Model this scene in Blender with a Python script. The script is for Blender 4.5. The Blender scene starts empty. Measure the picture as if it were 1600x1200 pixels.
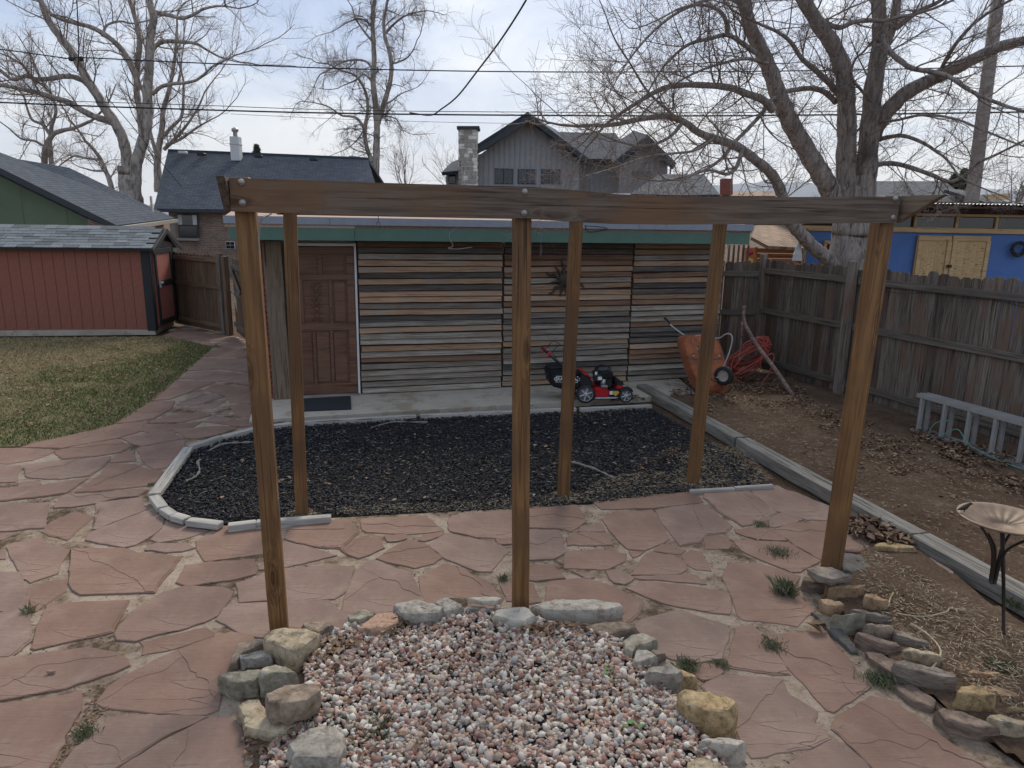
import bpy, bmesh, math, random
import numpy as np
from mathutils import Vector, Matrix, noise
random.seed(7); np.random.seed(7)
R=math.radians; PI=math.pi
S=bpy.context.scene; COL=S.collection
# ---------------------------------------------------------------- camera
F=1109.; PITCH=math.atan(255/F); ROLL=R(1.0); H=2.4
cd=bpy.data.cameras.new('camera'); cam=bpy.data.objects.new('camera',cd); COL.objects.link(cam)
cd.sensor_fit='HORIZONTAL'; cd.sensor_width=36; cd.lens=36*F/1600; cd.clip_start=.05; cd.clip_end=30000
cam.matrix_world=Matrix.Translation((0,0,H))@Matrix.Rotation(PI/2-PITCH,4,'X')@Matrix.Rotation(ROLL,4,'Z')
S.camera=cam
# ---------------------------------------------------------------- sky and sun
SUN_EL=R(40); SUN_AZ=R(12)       # azimuth from +Y towards +X
w=bpy.data.worlds.new('World'); S.world=w; w.use_nodes=True
nt=w.node_tree; nt.nodes.clear()
def N(t,ty,**k):
    n=t.nodes.new(ty)
    for a,b in k.items():
        if a=='i':
            for q,v in b.items(): n.inputs[q].default_value=v
        else: setattr(n,a,b)
    return n
def ramp(t,fac,stops,interp='LINEAR'):
    n=t.nodes.new('ShaderNodeValToRGB'); cr=n.color_ramp; cr.interpolation=interp
    while len(cr.elements)>1: cr.elements.remove(cr.elements[-1])
    for i,(p,c) in enumerate(stops):
        e=cr.elements[0] if i==0 else cr.elements.new(p)
        e.position=p; e.color=(c[0],c[1],c[2],1) if len(c)==3 else c
    if fac is not None: t.links.new(fac,n.inputs[0])
    return n.outputs[0]
sky=N(nt,'ShaderNodeTexSky',sky_type='NISHITA',sun_disc=False,sun_elevation=SUN_EL,sun_rotation=SUN_AZ,air_density=1.0,dust_density=2.0)
L=nt.links.new
tc=N(nt,'ShaderNodeTexCoord'); mp=N(nt,'ShaderNodeMapping',i={'Scale':(1,1,2.6),'Location':(.4,.1,.3)}); L(tc.outputs['Generated'],mp.inputs[0])
n1=N(nt,'ShaderNodeTexNoise',i={'Scale':2.6,'Detail':9,'Roughness':.6,'Distortion':.6}); L(mp.outputs[0],n1.inputs[0])
cl=ramp(nt,n1.outputs[0],[(.3,(2.0,2.7,4.2)),(.45,(2.85,3.5,4.75)),(.54,(3.8,4.3,5.15)),(.63,(4.9,5.15,5.5)),(.76,(5.6,5.75,5.9))])
sx=N(nt,'ShaderNodeSeparateXYZ'); L(tc.outputs['Generated'],sx.inputs[0])
hz=ramp(nt,sx.outputs[2],[(0,(.7,.7,.7)),(.05,(.45,.45,.45)),(.22,(0,0,0))])
hm=N(nt,'ShaderNodeMixRGB',i={'Color2':(5.8,5.75,5.6,1)}); L(hz,hm.inputs[0]); L(cl,hm.inputs[1])
mx=N(nt,'ShaderNodeMixRGB',i={'Fac':.88}); L(sky.outputs[0],mx.inputs[1]); L(hm.outputs[0],mx.inputs[2])
bg=N(nt,'ShaderNodeBackground',i={'Strength':.1}); L(mx.outputs[0],bg.inputs[0])
wo=N(nt,'ShaderNodeOutputWorld'); L(bg.outputs[0],wo.inputs[0])
sl=bpy.data.lights.new('sun','SUN'); sl.energy=2.0; sl.angle=R(20); sl.color=(1,.90,.76)
so=bpy.data.objects.new('sun',sl); COL.objects.link(so)
sd=Vector((math.sin(SUN_AZ)*math.cos(SUN_EL),math.cos(SUN_AZ)*math.cos(SUN_EL),math.sin(SUN_EL)))
so.rotation_euler=sd.to_track_quat('Z','Y').to_euler(); so.location=(0,0,30)
S.view_settings.view_transform='Standard'; S.view_settings.look='None'; S.view_settings.gamma=1; S.view_settings.exposure=.82
S.view_settings.use_curve_mapping=False
# ---------------------------------------------------------------- survey helpers: a bearing read off the picture -> a point of the place
def ray(u,v):
    dx=(u-800)/F; dy=-(v-600)/F
    a=dx*math.cos(ROLL)-dy*math.sin(ROLL); b=dx*math.sin(ROLL)+dy*math.cos(ROLL)
    return Vector((a,math.cos(PITCH)+b*math.sin(PITCH),-math.sin(PITCH)+b*math.cos(PITCH)))
def g(u,v,z=0):
    d=ray(u,v); t=(z-H)/d.z; return Vector((d.x*t,d.y*t,z))
def at(u,v,Y):
    d=ray(u,v); t=Y/d.y; return Vector((d.x*t,Y,H+d.z*t))
class Wall:                                                 # vertical plane: s along, n outwards(to viewer side), z up
    def __init__(s,p0,p1):
        s.p0=Vector((p0[0],p0[1],0)); d=Vector((p1[0]-p0[0],p1[1]-p0[1],0)); s.len=d.length; s.a=d.normalized(); s.n=Vector((s.a.y,-s.a.x,0))
    def hit(s,u,v,off=0):
        d=ray(u,v); o=Vector((0,0,H)); q=s.p0+s.n*off; t=(q-o).dot(s.n)/d.dot(s.n); p=o+d*t
        return (p-s.p0).dot(s.a),p.z
    def pt(s,t,z,off=0): return s.p0+s.a*t+s.n*off+Vector((0,0,z))
    def M(s,t=0,z=0,off=0):                                 # local x along, y inward, z up
        m=Matrix.Identity(4); m.col[0][:3]=s.a; m.col[1][:3]=-s.n; m.col[2][:3]=(0,0,1); m.col[3][:3]=s.pt(t,z,off); return m
# ---------------------------------------------------------------- materials
MATS={}
def mat(name,fn,rough=.85,spec=.25,metal=0):
    if name in MATS: return MATS[name]
    m=bpy.data.materials.new(name); m.use_nodes=True; t=m.node_tree; b=t.nodes['Principled BSDF']
    b.inputs['Roughness'].default_value=rough; b.inputs['Specular IOR Level'].default_value=spec; b.inputs['Metallic'].default_value=metal
    fn(t,b); MATS[name]=m; return m
def flat(name,c,rough=.7,spec=.3,metal=0,var=.12,scale=8,bump=0):
    def f(t,b):
        tc=N(t,'ShaderNodeTexCoord'); n=N(t,'ShaderNodeTexNoise',i={'Scale':scale,'Detail':6,'Roughness':.65}); t.links.new(tc.outputs['Object'],n.inputs[0])
        t.links.new(ramp(t,n.outputs[0],[(.3,[x*(1-var) for x in c]),(.7,[min(1,x*(1+var)) for x in c])]),b.inputs['Base Color'])
        if bump: addbump(t,b,n.outputs[0],bump)
    return mat(name,f,rough,spec,metal)
def addbump(t,b,h,dist,strength=.6):
    bp=N(t,'ShaderNodeBump',i={'Strength':strength,'Distance':dist}); t.links.new(h,bp.inputs['Height']); t.links.new(bp.outputs[0],b.inputs['Normal'])
def math_(t,op,a,bv):
    n=N(t,'ShaderNodeMath',operation=op)
    for i,x in enumerate((a,bv)):
        if hasattr(x,'is_output'): t.links.new(x,n.inputs[i])
        else: n.inputs[i].default_value=x
    return n.outputs[0]
def wood(name,cols,sc=(1.2,22,22),rough=.8,rnd=.35,bump=.003,patch=None,spec=.2,knots=0):
    """grain runs along the board's own x axis; every board gets its own offset and tone"""
    def f(t,b):
        L=t.links.new
        tc=N(t,'ShaderNodeTexCoord'); oi=N(t,'ShaderNodeObjectInfo')
        ad=N(t,'ShaderNodeVectorMath',operation='ADD'); L(tc.outputs['Object'],ad.inputs[0])
        cb=N(t,'ShaderNodeCombineXYZ')
        for i in range(3): L(math_(t,'MULTIPLY',oi.outputs['Random'],[37.,11.,23.][i]),cb.inputs[i])
        L(cb.outputs[0],ad.inputs[1])
        m=N(t,'ShaderNodeMapping',i={'Scale':sc}); L(ad.outputs[0],m.inputs[0]); src=m.outputs[0]
        if knots:                                           # grain swells round each knot
            km=N(t,'ShaderNodeMapping',i={'Scale':(1.6,6,6)}); L(ad.outputs[0],km.inputs[0]); kv=N(t,'ShaderNodeTexVoronoi',i={'Scale':knots}); L(km.outputs[0],kv.inputs[0])
            sw=ramp(t,kv.outputs['Distance'],[(0,(1,1,1)),(.28,(0,0,0))]); sm=N(t,'ShaderNodeVectorMath',operation='SCALE'); L(sw,sm.inputs[0]); sm.inputs['Scale'].default_value=1.6
            sa=N(t,'ShaderNodeVectorMath',operation='ADD'); L(src,sa.inputs[0]); L(sm.outputs[0],sa.inputs[1]); src=sa.outputs[0]
        n=N(t,'ShaderNodeTexNoise',i={'Scale':1.5,'Detail':9,'Roughness':.68,'Distortion':.6}); L(src,n.inputs[0])
        k=len(cols); c=ramp(t,n.outputs[0],[(.28+.44*i/(k-1),cc) for i,cc in enumerate(cols)])
        n2=N(t,'ShaderNodeTexNoise',i={'Scale':1.7,'Detail':3}); L(ad.outputs[0],n2.inputs[0])
        if patch:
            pm=N(t,'ShaderNodeMixRGB',i={'Color2':(*patch,1)}); L(ramp(t,n2.outputs[0],[(.47,(0,0,0)),(.62,(.8,.8,.8))]),pm.inputs[0]); L(c,pm.inputs[1]); c=pm.outputs[0]
        hs=N(t,'ShaderNodeHueSaturation'); L(c,hs.inputs['Color'])
        v=math_(t,'ADD',math_(t,'MULTIPLY',oi.outputs['Random'],rnd),1-rnd/2); L(math_(t,'MULTIPLY',v,math_(t,'ADD',math_(t,'MULTIPLY',n2.outputs[0],.5),.75)),hs.inputs['Value'])
        # thin dark checks along the grain
        m3=N(t,'ShaderNodeMapping',i={'Scale':(sc[0]*.9,sc[1]*2.6,sc[2]*2.6)}); L(ad.outputs[0],m3.inputs[0])
        n3=N(t,'ShaderNodeTexNoise',i={'Scale':1.3,'Detail':3}); L(m3.outputs[0],n3.inputs[0])
        ck=N(t,'ShaderNodeMixRGB',blend_type='MULTIPLY',i={'Color2':(.3,.27,.25,1)}); L(ramp(t,n3.outputs[0],[(.62,(0,0,0)),(.68,(1,1,1))]),ck.inputs[0]); L(hs.outputs[0],ck.inputs[1])
        out=ck.outputs[0]
        if knots:
            kk=N(t,'ShaderNodeMixRGB',blend_type='MULTIPLY',i={'Color2':(.28,.2,.16,1)}); L(ramp(t,kv.outputs['Distance'],[(0,(.9,.9,.9)),(.07,(.8,.8,.8)),(.1,(.25,.25,.25)),(.13,(.55,.55,.55)),(.17,(0,0,0))]),kk.inputs[0]); L(out,kk.inputs[1]); out=kk.outputs[0]
        L(out,b.inputs['Base Color']); addbump(t,b,n.outputs[0],bump)
    return mat(name,f,rough,spec)
def stone(name,cols,scale=6,rough=.9,bump=.01,strat=(1,1,1),rnd=.25,spots=None):
    def f(t,b):
        L=t.links.new
        tc=N(t,'ShaderNodeTexCoord'); oi=N(t,'ShaderNodeObjectInfo')
        ad=N(t,'ShaderNodeVectorMath',operation='ADD'); L(tc.outputs['Object'],ad.inputs[0])
        cb=N(t,'ShaderNodeCombineXYZ')
        for i in range(3): L(math_(t,'MULTIPLY',oi.outputs['Random'],[17.,31.,13.][i]),cb.inputs[i])
        L(cb.outputs[0],ad.inputs[1])
        m=N(t,'ShaderNodeMapping',i={'Scale':strat}); L(ad.outputs[0],m.inputs[0])
        n=N(t,'ShaderNodeTexNoise',i={'Scale':scale,'Detail':10,'Roughness':.7,'Distortion':.3}); L(m.outputs[0],n.inputs[0])
        k=len(cols); c=ramp(t,n.outputs[0],[(.3+.4*i/max(1,k-1),cc) for i,cc in enumerate(cols)])
        if spots:
            n4=N(t,'ShaderNodeTexNoise',i={'Scale':scale*1.3,'Detail':7,'Roughness':.8}); L(ad.outputs[0],n4.inputs[0])
            sm=N(t,'ShaderNodeMixRGB',i={'Color2':(*spots,1)}); L(ramp(t,n4.outputs[0],[(.54,(0,0,0)),(.60,(.85,.85,.85))]),sm.inputs[0]); L(c,sm.inputs[1]); c=sm.outputs[0]
        hs=N(t,'ShaderNodeHueSaturation'); L(c,hs.inputs['Color']); L(math_(t,'ADD',math_(t,'MULTIPLY',oi.outputs['Random'],rnd),1-rnd/2),hs.inputs['Value'])
        L(hs.outputs[0],b.inputs['Base Color']); addbump(t,b,n.outputs[0],bump)
    return mat(name,f,rough,.2)
def island(name,stops,rough=.85,patch=None,pscale=.6,prange=(.42,.58),spec=.2,grad=None):
    """colour differs from piece to piece of a joined mass; patch: second palette by place"""
    def f(t,b):
        L=t.links.new
        ge=N(t,'ShaderNodeNewGeometry'); c=ramp(t,ge.outputs['Random Per Island'],stops,'CONSTANT' if len(stops)>4 else 'LINEAR')
        if patch:
            tc=N(t,'ShaderNodeTexCoord'); n=N(t,'ShaderNodeTexNoise',i={'Scale':pscale,'Detail':6,'Roughness':.7}); L(tc.outputs['Object'],n.inputs[0])
            c2=ramp(t,ge.outputs['Random Per Island'],patch); nf=n.outputs[0]
            if grad:                                        # greener beside the path, where it is watered
                dt=N(t,'ShaderNodeVectorMath',operation='DOT_PRODUCT',i={1:grad[0]}); L(tc.outputs['Object'],dt.inputs[0])
                gd=math_(t,'MULTIPLY',math_(t,'ADD',math_(t,'MULTIPLY',dt.outputs['Value'],-1.),grad[1]),.13); gd=math_(t,'MINIMUM',gd,.34); nf=math_(t,'ADD',nf,math_(t,'SUBTRACT',gd,.17))
            mm=N(t,'ShaderNodeMixRGB'); L(ramp(t,nf,[(prange[0],(0,0,0)),(prange[1],(1,1,1))]),mm.inputs[0]); L(c,mm.inputs[1]); L(c2,mm.inputs[2]); c=mm.outputs[0]
        L(c,b.inputs['Base Color'])
    return mat(name,f,rough,spec)
M={}
M['post']=wood('stained post wood',[(.052,.025,.010),(.14,.069,.025),(.235,.122,.045),(.165,.083,.031)],(.9,24,24),.6,.35,.002,patch=(.11,.058,.026),spec=.35,knots=.9)
M['beam']=wood('weathered beam wood',[(.035,.027,.022),(.095,.073,.058),(.165,.13,.10),(.085,.063,.048)],(1.0,26,26),.75,.2,.004,patch=(.15,.085,.045),knots=.8)
M['beam_top']=wood('bleached end grain',[(.16,.14,.10),(.3,.26,.19)],(8,8,8),.85,.2)
M['fence']=wood('weathered grey fence wood',[(.03,.024,.02),(.09,.073,.06),(.19,.16,.135),(.075,.057,.044)],(1.1,20,20),.85,.7,.003,patch=(.13,.085,.06))
M['fence_brown']=wood('brown fence wood',[(.06,.038,.025),(.13,.083,.055),(.19,.125,.085)],(1.2,20,20),.85,.4,.003)
M['rail']=wood('grey rail wood',[(.06,.049,.04),(.135,.115,.096),(.21,.18,.152)],(1.2,24,24),.85,.25,.003)
M['slat_grey']=wood('grey barn slat',[(.075,.064,.053),(.175,.150,.125),(.31,.275,.23),(.17,.14,.11)],(1.3,30,40),.8,.7,.003,patch=(.17,.135,.1))
M['slat_dark']=wood('dark barn slat',[(.04,.034,.029),(.092,.081,.070),(.17,.15,.13)],(1.5,26,40),.8,.5,.003)
M['slat_tan']=wood('tan barn slat',[(.13,.075,.043),(.29,.175,.105),(.41,.27,.17),(.23,.145,.09)],(1.5,20,40),.8,.45,.003,patch=(.24,.2,.16))
M['slat_red']=wood('brown barn slat',[(.07,.042,.03),(.18,.105,.068),(.27,.165,.105)],(1.5,20,40),.8,.4,.003)
M['door']=wood('varnished door wood',[(.05,.023,.014),(.135,.062,.037),(.20,.10,.06)],(1.0,18,18),.55,.12,.002,patch=(.13,.072,.042),spec=.4)
M['trimboard']=wood('weathered trim board',[(.07,.05,.035),(.15,.11,.075),(.21,.165,.12),(.13,.1,.078)],(1.0,16,16),.85,.2,.003)
M['timber']=wood('silvered landscape timber',[(.075,.068,.058),(.175,.158,.135),(.27,.25,.215),(.16,.142,.12)],(1.3,22,22),.85,.2,.005)
M['whiteboard']=wood('whitewashed edging board',[(.22,.205,.18),(.35,.33,.295),(.46,.44,.40)],(1.5,18,18),.85,.15,.003)
M['pine']=wood('new pine boards',[(.42,.27,.13),(.56,.39,.2),(.62,.46,.26)],(.8,14,14),.6,.15,.001,knots=1.5)
M['orangewood']=wood('orange cedar boards',[(.36,.15,.055),(.5,.22,.09)],(1,14,14),.7,.2,.001)
M['branch']=wood('peeling dead branch',[(.12,.06,.05),(.2,.13,.11),(.36,.3,.27)],(6,14,14),.85,.1)
def flag(t,b):
    L=t.links.new
    tc=N(t,'ShaderNodeTexCoord'); oi=N(t,'ShaderNodeObjectInfo')
    n=N(t,'ShaderNodeTexNoise',i={'Scale':1.6,'Detail':9,'Roughness':.66,'Distortion':.5}); L(tc.outputs['Object'],n.inputs[0])
    c=ramp(t,n.outputs[0],[(.3,(.21,.122,.089)),(.5,(.29,.168,.118)),(.7,(.36,.225,.165))])
    c2=ramp(t,n.outputs[0],[(.3,(.175,.115,.092)),(.5,(.24,.162,.128)),(.7,(.31,.22,.175))])
    m=N(t,'ShaderNodeMixRGB'); L(ramp(t,oi.outputs['Random'],[(0,(.05,.05,.05)),(.5,(.2,.2,.2)),(.75,(.75,.75,.75)),(1,(.9,.9,.9))]),m.inputs[0]); L(c,m.inputs[1]); L(c2,m.inputs[2])
    # laminar ripples, stretched one way
    mp=N(t,'ShaderNodeMapping',i={'Scale':(2.2,13,5),'Rotation':(0,0,.25)}); L(tc.outputs['Object'],mp.inputs[0])
    r=N(t,'ShaderNodeTexNoise',i={'Scale':1.6,'Detail':7,'Roughness':.6,'Distortion':1.4}); L(mp.outputs[0],r.inputs[0])
    v=N(t,'ShaderNodeTexVoronoi',feature='DISTANCE_TO_EDGE',i={'Scale':.55,'Randomness':1}); 
    wn=N(t,'ShaderNodeTexNoise',i={'Scale':2.5,'Detail':6}); L(tc.outputs['Object'],wn.inputs[0])
    wa=N(t,'ShaderNodeVectorMath',operation='ADD'); L(mp.outputs[0],wa.inputs[0]); L(wn.outputs['Color'],wa.inputs[1]); L(wa.outputs[0],v.inputs['Vector'])
    cn=N(t,'ShaderNodeTexNoise',i={'Scale':2.0,'Detail':2}); L(tc.outputs['Object'],cn.inputs[0])
    ln=math_(t,'MULTIPLY',ramp(t,v.outputs['Distance'],[(0,(1,1,1)),(.012,(0,0,0))]),ramp(t,cn.outputs[0],[(.55,(0,0,0)),(.62,(1,1,1))]))
    d=N(t,'ShaderNodeMixRGB',blend_type='MULTIPLY',i={'Color2':(.42,.36,.34,1)}); L(math_(t,'MULTIPLY',ln,.8),d.inputs[0]); L(m.outputs[0],d.inputs[1])
    # tan dust and small dark pits
    n5=N(t,'ShaderNodeTexNoise',i={'Scale':5,'Detail':8,'Roughness':.75}); L(tc.outputs['Object'],n5.inputs[0])
    du=N(t,'ShaderNodeMixRGB',i={'Color2':(.36,.29,.22,1)}); L(ramp(t,n5.outputs[0],[(.52,(0,0,0)),(.75,(.55,.55,.55))]),du.inputs[0]); L(d.outputs[0],du.inputs[1])
    n6=N(t,'ShaderNodeTexNoise',i={'Scale':38,'Detail':4,'Roughness':.8}); L(tc.outputs['Object'],n6.inputs[0])
    dk=N(t,'ShaderNodeMixRGB',blend_type='MULTIPLY',i={'Color2':(.5,.45,.42,1)}); L(ramp(t,n6.outputs[0],[(.62,(0,0,0)),(.72,(.8,.8,.8))]),dk.inputs[0]); L(du.outputs[0],dk.inputs[1])
    hs=N(t,'ShaderNodeHueSaturation'); L(dk.outputs[0],hs.inputs['Color']); L(math_(t,'ADD',math_(t,'MULTIPLY',oi.outputs['Random'],.22),.68),hs.inputs['Value']); hs.inputs['Saturation'].default_value=.95
    L(hs.outputs[0],b.inputs['Base Color'])
    h=math_(t,'SUBTRACT',math_(t,'ADD',r.outputs[0],math_(t,'MULTIPLY',n6.outputs[0],.25)),math_(t,'MULTIPLY',ln,.8)); addbump(t,b,h,.008,.7)
M['flag']=mat('red sandstone flag',flag,.8,.25)
def mortar(t,b):
    L=t.links.new
    tc=N(t,'ShaderNodeTexCoord'); n=N(t,'ShaderNodeTexNoise',i={'Scale':2.3,'Detail':9,'Roughness':.75}); L(tc.outputs['Object'],n.inputs[0])
    n2=N(t,'ShaderNodeTexNoise',i={'Scale':40,'Detail':5,'Roughness':.8}); L(tc.outputs['Object'],n2.inputs[0])
    c=ramp(t,n.outputs[0],[(.40,(.09,.062,.04)),(.46,(.21,.155,.11)),(.54,(.32,.255,.195)),(.7,(.41,.34,.27))])
    m=N(t,'ShaderNodeMixRGB',blend_type='MULTIPLY',i={'Color2':(.5,.45,.4,1)}); L(ramp(t,n2.outputs[0],[(.5,(0,0,0)),(.7,(.8,.8,.8))]),m.inputs[0]); L(c,m.inputs[1])
    L(m.outputs[0],b.inputs['Base Color']); addbump(t,b,n2.outputs[0],.012,.8)
M['mortar']=mat('patchy pale mortar',mortar,.95,.15)
def dirt(t,b):
    L=t.links.new
    tc=N(t,'ShaderNodeTexCoord'); n=N(t,'ShaderNodeTexNoise',i={'Scale':1.3,'Detail':10,'Roughness':.75}); L(tc.outputs['Object'],n.inputs[0])
    n2=N(t,'ShaderNodeTexNoise',i={'Scale':45,'Detail':7,'Roughness':.8}); L(tc.outputs['Object'],n2.inputs[0])
    c=ramp(t,n.outputs[0],[(.32,(.08,.050,.032)),(.5,(.135,.09,.061)),(.68,(.205,.147,.103))])
    m=N(t,'ShaderNodeMixRGB',blend_type='MULTIPLY',i={'Color2':(.4,.36,.33,1)}); L(ramp(t,n2.outputs[0],[(.45,(0,0,0)),(.65,(.9,.9,.9))]),m.inputs[0]); L(c,m.inputs[1])
    m2=N(t,'ShaderNodeMixRGB',i={'Color2':(.36,.28,.2,1)}); L(ramp(t,n2.outputs[0],[(.28,(.8,.8,.8)),(.38,(0,0,0))]),m2.inputs[0]); L(m.outputs[0],m2.inputs[1])
    L(m2.outputs[0],b.inputs['Base Color']); addbump(t,b,math_(t,'ADD',n2.outputs[0],math_(t,'MULTIPLY',n.outputs[0],2.)),.02,.9)
M['dirt']=mat('dry brown soil',dirt,.95,.1)
M['soil_dark']=flat('dark bed soil',(.04,.035,.032),.95,.1,bump=.02,var=.4,scale=30)
M['turf']=flat('thatch under grass',(.15,.125,.07),.95,.1,var=.35,scale=6,bump=.02)
M['concrete']=stone('stained concrete',[(.30,.265,.21),(.42,.375,.31),(.48,.43,.36)],1.6,.9,.004,rnd=0,spots=(.30,.24,.17))
M['green']=flat('green painted board',(.075,.15,.115),.55,.4,var=.1,scale=3)
M['metal_edge']=flat('galvanised drip edge',(.22,.25,.30),.4,.5,.5,var=.1)
M['roof_tan']=flat('gravelled roof felt',(.42,.31,.24),.95,.1,var=.25,scale=60,bump=.01)
M['black']=flat('matt black plastic',(.015,.015,.017),.55,.4)
M['black_gloss']=flat('gloss black plastic',(.012,.012,.014),.3,.5)
M['cloth_black']=flat('black mesh fabric',(.018,.018,.02),.8,.2,var=.3,scale=40)
M['rubber']=flat('black rubber',(.02,.02,.02),.8,.3)
M['mower_red']=flat('red enamel',(.42,.012,.018),.3,.6)
M['silver']=flat('silver plastic',(.42,.42,.43),.45,.5)
M['wheelgrey']=flat('grey wheel plastic',(.17,.17,.175),.6,.4)
M['steel']=flat('bare steel',(.4,.4,.4),.35,.5,.8)
M['alu']=flat('dull aluminium',(.30,.295,.285),.65,.4,.15,var=.15)
M['label']=flat('white sticker',(.7,.7,.7),.5,.3)
M['yellow']=flat('yellow sticker',(.6,.35,.08),.5,.3)
M['hose']=flat('red rubber hose',(.34,.07,.05),.55,.4,var=.2,scale=5)
M['barrow']=stone('rusting orange enamel',[(.16,.065,.04),(.33,.105,.045),(.40,.15,.07)],6,.7,.004,rnd=0,spots=(.10,.06,.045))
M['rust']=flat('rusty steel tube',(.16,.09,.06),.7,.4,.4,var=.4,scale=20)
M['bronze']=flat('dark bronze',(.035,.026,.022),.55,.5,.5,var=.3)
M['terracotta']=flat('weathered bronze bowl',(.17,.115,.075),.6,.4,.1,var=.25,scale=14)
M['sunmetal']=flat('brown cast metal',(.055,.04,.034),.6,.4,.3,var=.3,scale=20)
M['shed_red']=flat('red painted siding',(.26,.10,.072),.75,.25,var=.1,scale=18)
M['shed_door']=flat('salmon painted siding',(.36,.13,.10),.75,.25,var=.1,scale=10)
M['shed_trim']=flat('near black trim paint',(.022,.024,.028),.6,.3)
M['shingle']=stone('grey green shingle',[(.09,.10,.105),(.155,.168,.175),(.21,.225,.23)],30,.95,.004,rnd=.6)
def coursed(name,c1,c2,sx_,sy_,scale=1.,rough=.95):
    def f(t,b):
        L=t.links.new; tc=N(t,'ShaderNodeTexCoord'); 
        br=N(t,'ShaderNodeTexBrick',offset=.5,i={'Color1':(*c1,1),'Color2':(*c2,1),'Mortar':(*[x*.55 for x in c1],1),'Scale':scale,'Mortar Size':.012,'Brick Width':sx_,'Row Height':sy_,'Bias':-.1})
        L(tc.outputs['UV'],br.inputs[0]); n=N(t,'ShaderNodeTexNoise',i={'Scale':3,'Detail':8,'Roughness':.7}); L(tc.outputs['UV'],n.inputs[0])
        m=N(t,'ShaderNodeMixRGB',blend_type='OVERLAY',i={'Fac':.5}); L(br.outputs[0],m.inputs[1]); L(n.outputs[0],m.inputs[2]); L(m.outputs[0],b.inputs['Base Color'])
        addbump(t,b,br.outputs['Fac'],-.01)
    return mat(name,f,rough,.15)
M['roof_dark']=coursed('charcoal shingles',(.07,.082,.10),(.095,.11,.13),.33,.14)  # shingle tone lifted, partly to carry the haze over far roofs
M['roof_grey']=coursed('grey shingles',(.10,.11,.12),(.14,.15,.16),.33,.16)
M['roof_brown']=coursed('tan shingles',(.3,.22,.16),(.37,.27,.2),.33,.15)
M['brick_far']=coursed('brown brickwork',(.21,.13,.10),(.30,.2,.155),.22,.075)
def mortarlight(m,c): m.node_tree.nodes['Brick Texture'].inputs['Mortar'].default_value=(*c,1)
mortarlight(M['brick_far'],(.3,.26,.22))
M['brick_stone']=coursed('pale stone veneer',(.75,.71,.63),(.85,.82,.75),.55,.2); mortarlight(M['brick_stone'],(.33,.31,.28))
M['brick']=stone('red garage brick',[(.2,.06,.045),(.3,.10,.075)],12,.9,.004)
M['brickmortar']=flat('brick mortar',(.38,.35,.31),.95,.1)
M['sage']=flat('sage green wall',(.125,.165,.105),.85,.2,var=.12,scale=1)
M['batten']=flat('grey board wall',(.30,.30,.305),.8,.2,var=.08,scale=1)  # board tone lifted to carry the pale veil over the distant house
M['grey_trim']=flat('charcoal trim',(.05,.055,.062),.7,.2)
M['glass']=flat('dark window glass',(.02,.025,.03),.08,.6)
M['curtain']=flat('white curtain',(.5,.5,.5),.9,.1)
M['white']=flat('white paint',(.6,.6,.6),.6,.3,var=.06)
M['gutter']=flat('beige gutter',(.3,.27,.23),.6,.3)
M['blue']=flat('blue painted wall',(.09,.18,.43),.7,.25,var=.06,scale=3)
M['darkbrown']=flat('dark brown eave boards',(.06,.035,.028),.8,.2)
M['corr']=flat('corrugated steel',(.3,.3,.31),.5,.5,.4)
M['mountain']=flat('haze blue ridge',(.12,.15,.19),1,.0,var=.2,scale=.002)  # blue of the far air is mixed into the ridge colour
M['polewood']=wood('old pole wood',[(.16,.13,.11),(.26,.22,.19)],(1,10,10))
M['wire']=flat('black cable',(.02,.02,.022),.7,.3)
M['chrome']=flat('galvanised bolt head',(.3,.29,.27),.45,.5,.7,var=.3,scale=60)
M['red_lens']=flat('red lens',(.4,.02,.03),.3,.5)
M['mat']=flat('black rubber mat',(.03,.033,.038),.85,.2,var=.3,scale=50,bump=.004)
M['cord']=flat('teal cord',(.12,.3,.26),.7,.3)
M['wreath']=flat('dry twig wreath',(.06,.06,.055),.9,.1,var=.4,scale=30)
def bark(name,c,vs=(9,9,1.6),b_=.03):
    def f(t,b):
        L=t.links.new; tc=N(t,'ShaderNodeTexCoord'); mp=N(t,'ShaderNodeMapping',i={'Scale':vs}); L(tc.outputs['Object'],mp.inputs[0])
        n=N(t,'ShaderNodeTexNoise',i={'Scale':1.6,'Detail':8,'Roughness':.65,'Distortion':1.2}); L(mp.outputs[0],n.inputs[0])
        L(ramp(t,n.outputs[0],[(.36,[x*.35 for x in c]),(.5,c),(.7,[x*1.5 for x in c])]),b.inputs['Base Color']); addbump(t,b,n.outputs[0],b_,.9)
    return mat(name,f,.95,.1)
M['bark']=bark('furrowed grey bark',(.28,.245,.22))  # this bark, the pale bark and the twigs are lightened to carry lens flare
M['bark_pale']=bark('pale smooth bark',(.34,.30,.265),(3,3,1.),.015)
M['twig']=flat('grey brown twigs',(.22,.18,.16),.9,.1)
M['twig_far']=flat('far brown twigs',(.24,.2,.175),.9,.1)
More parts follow.
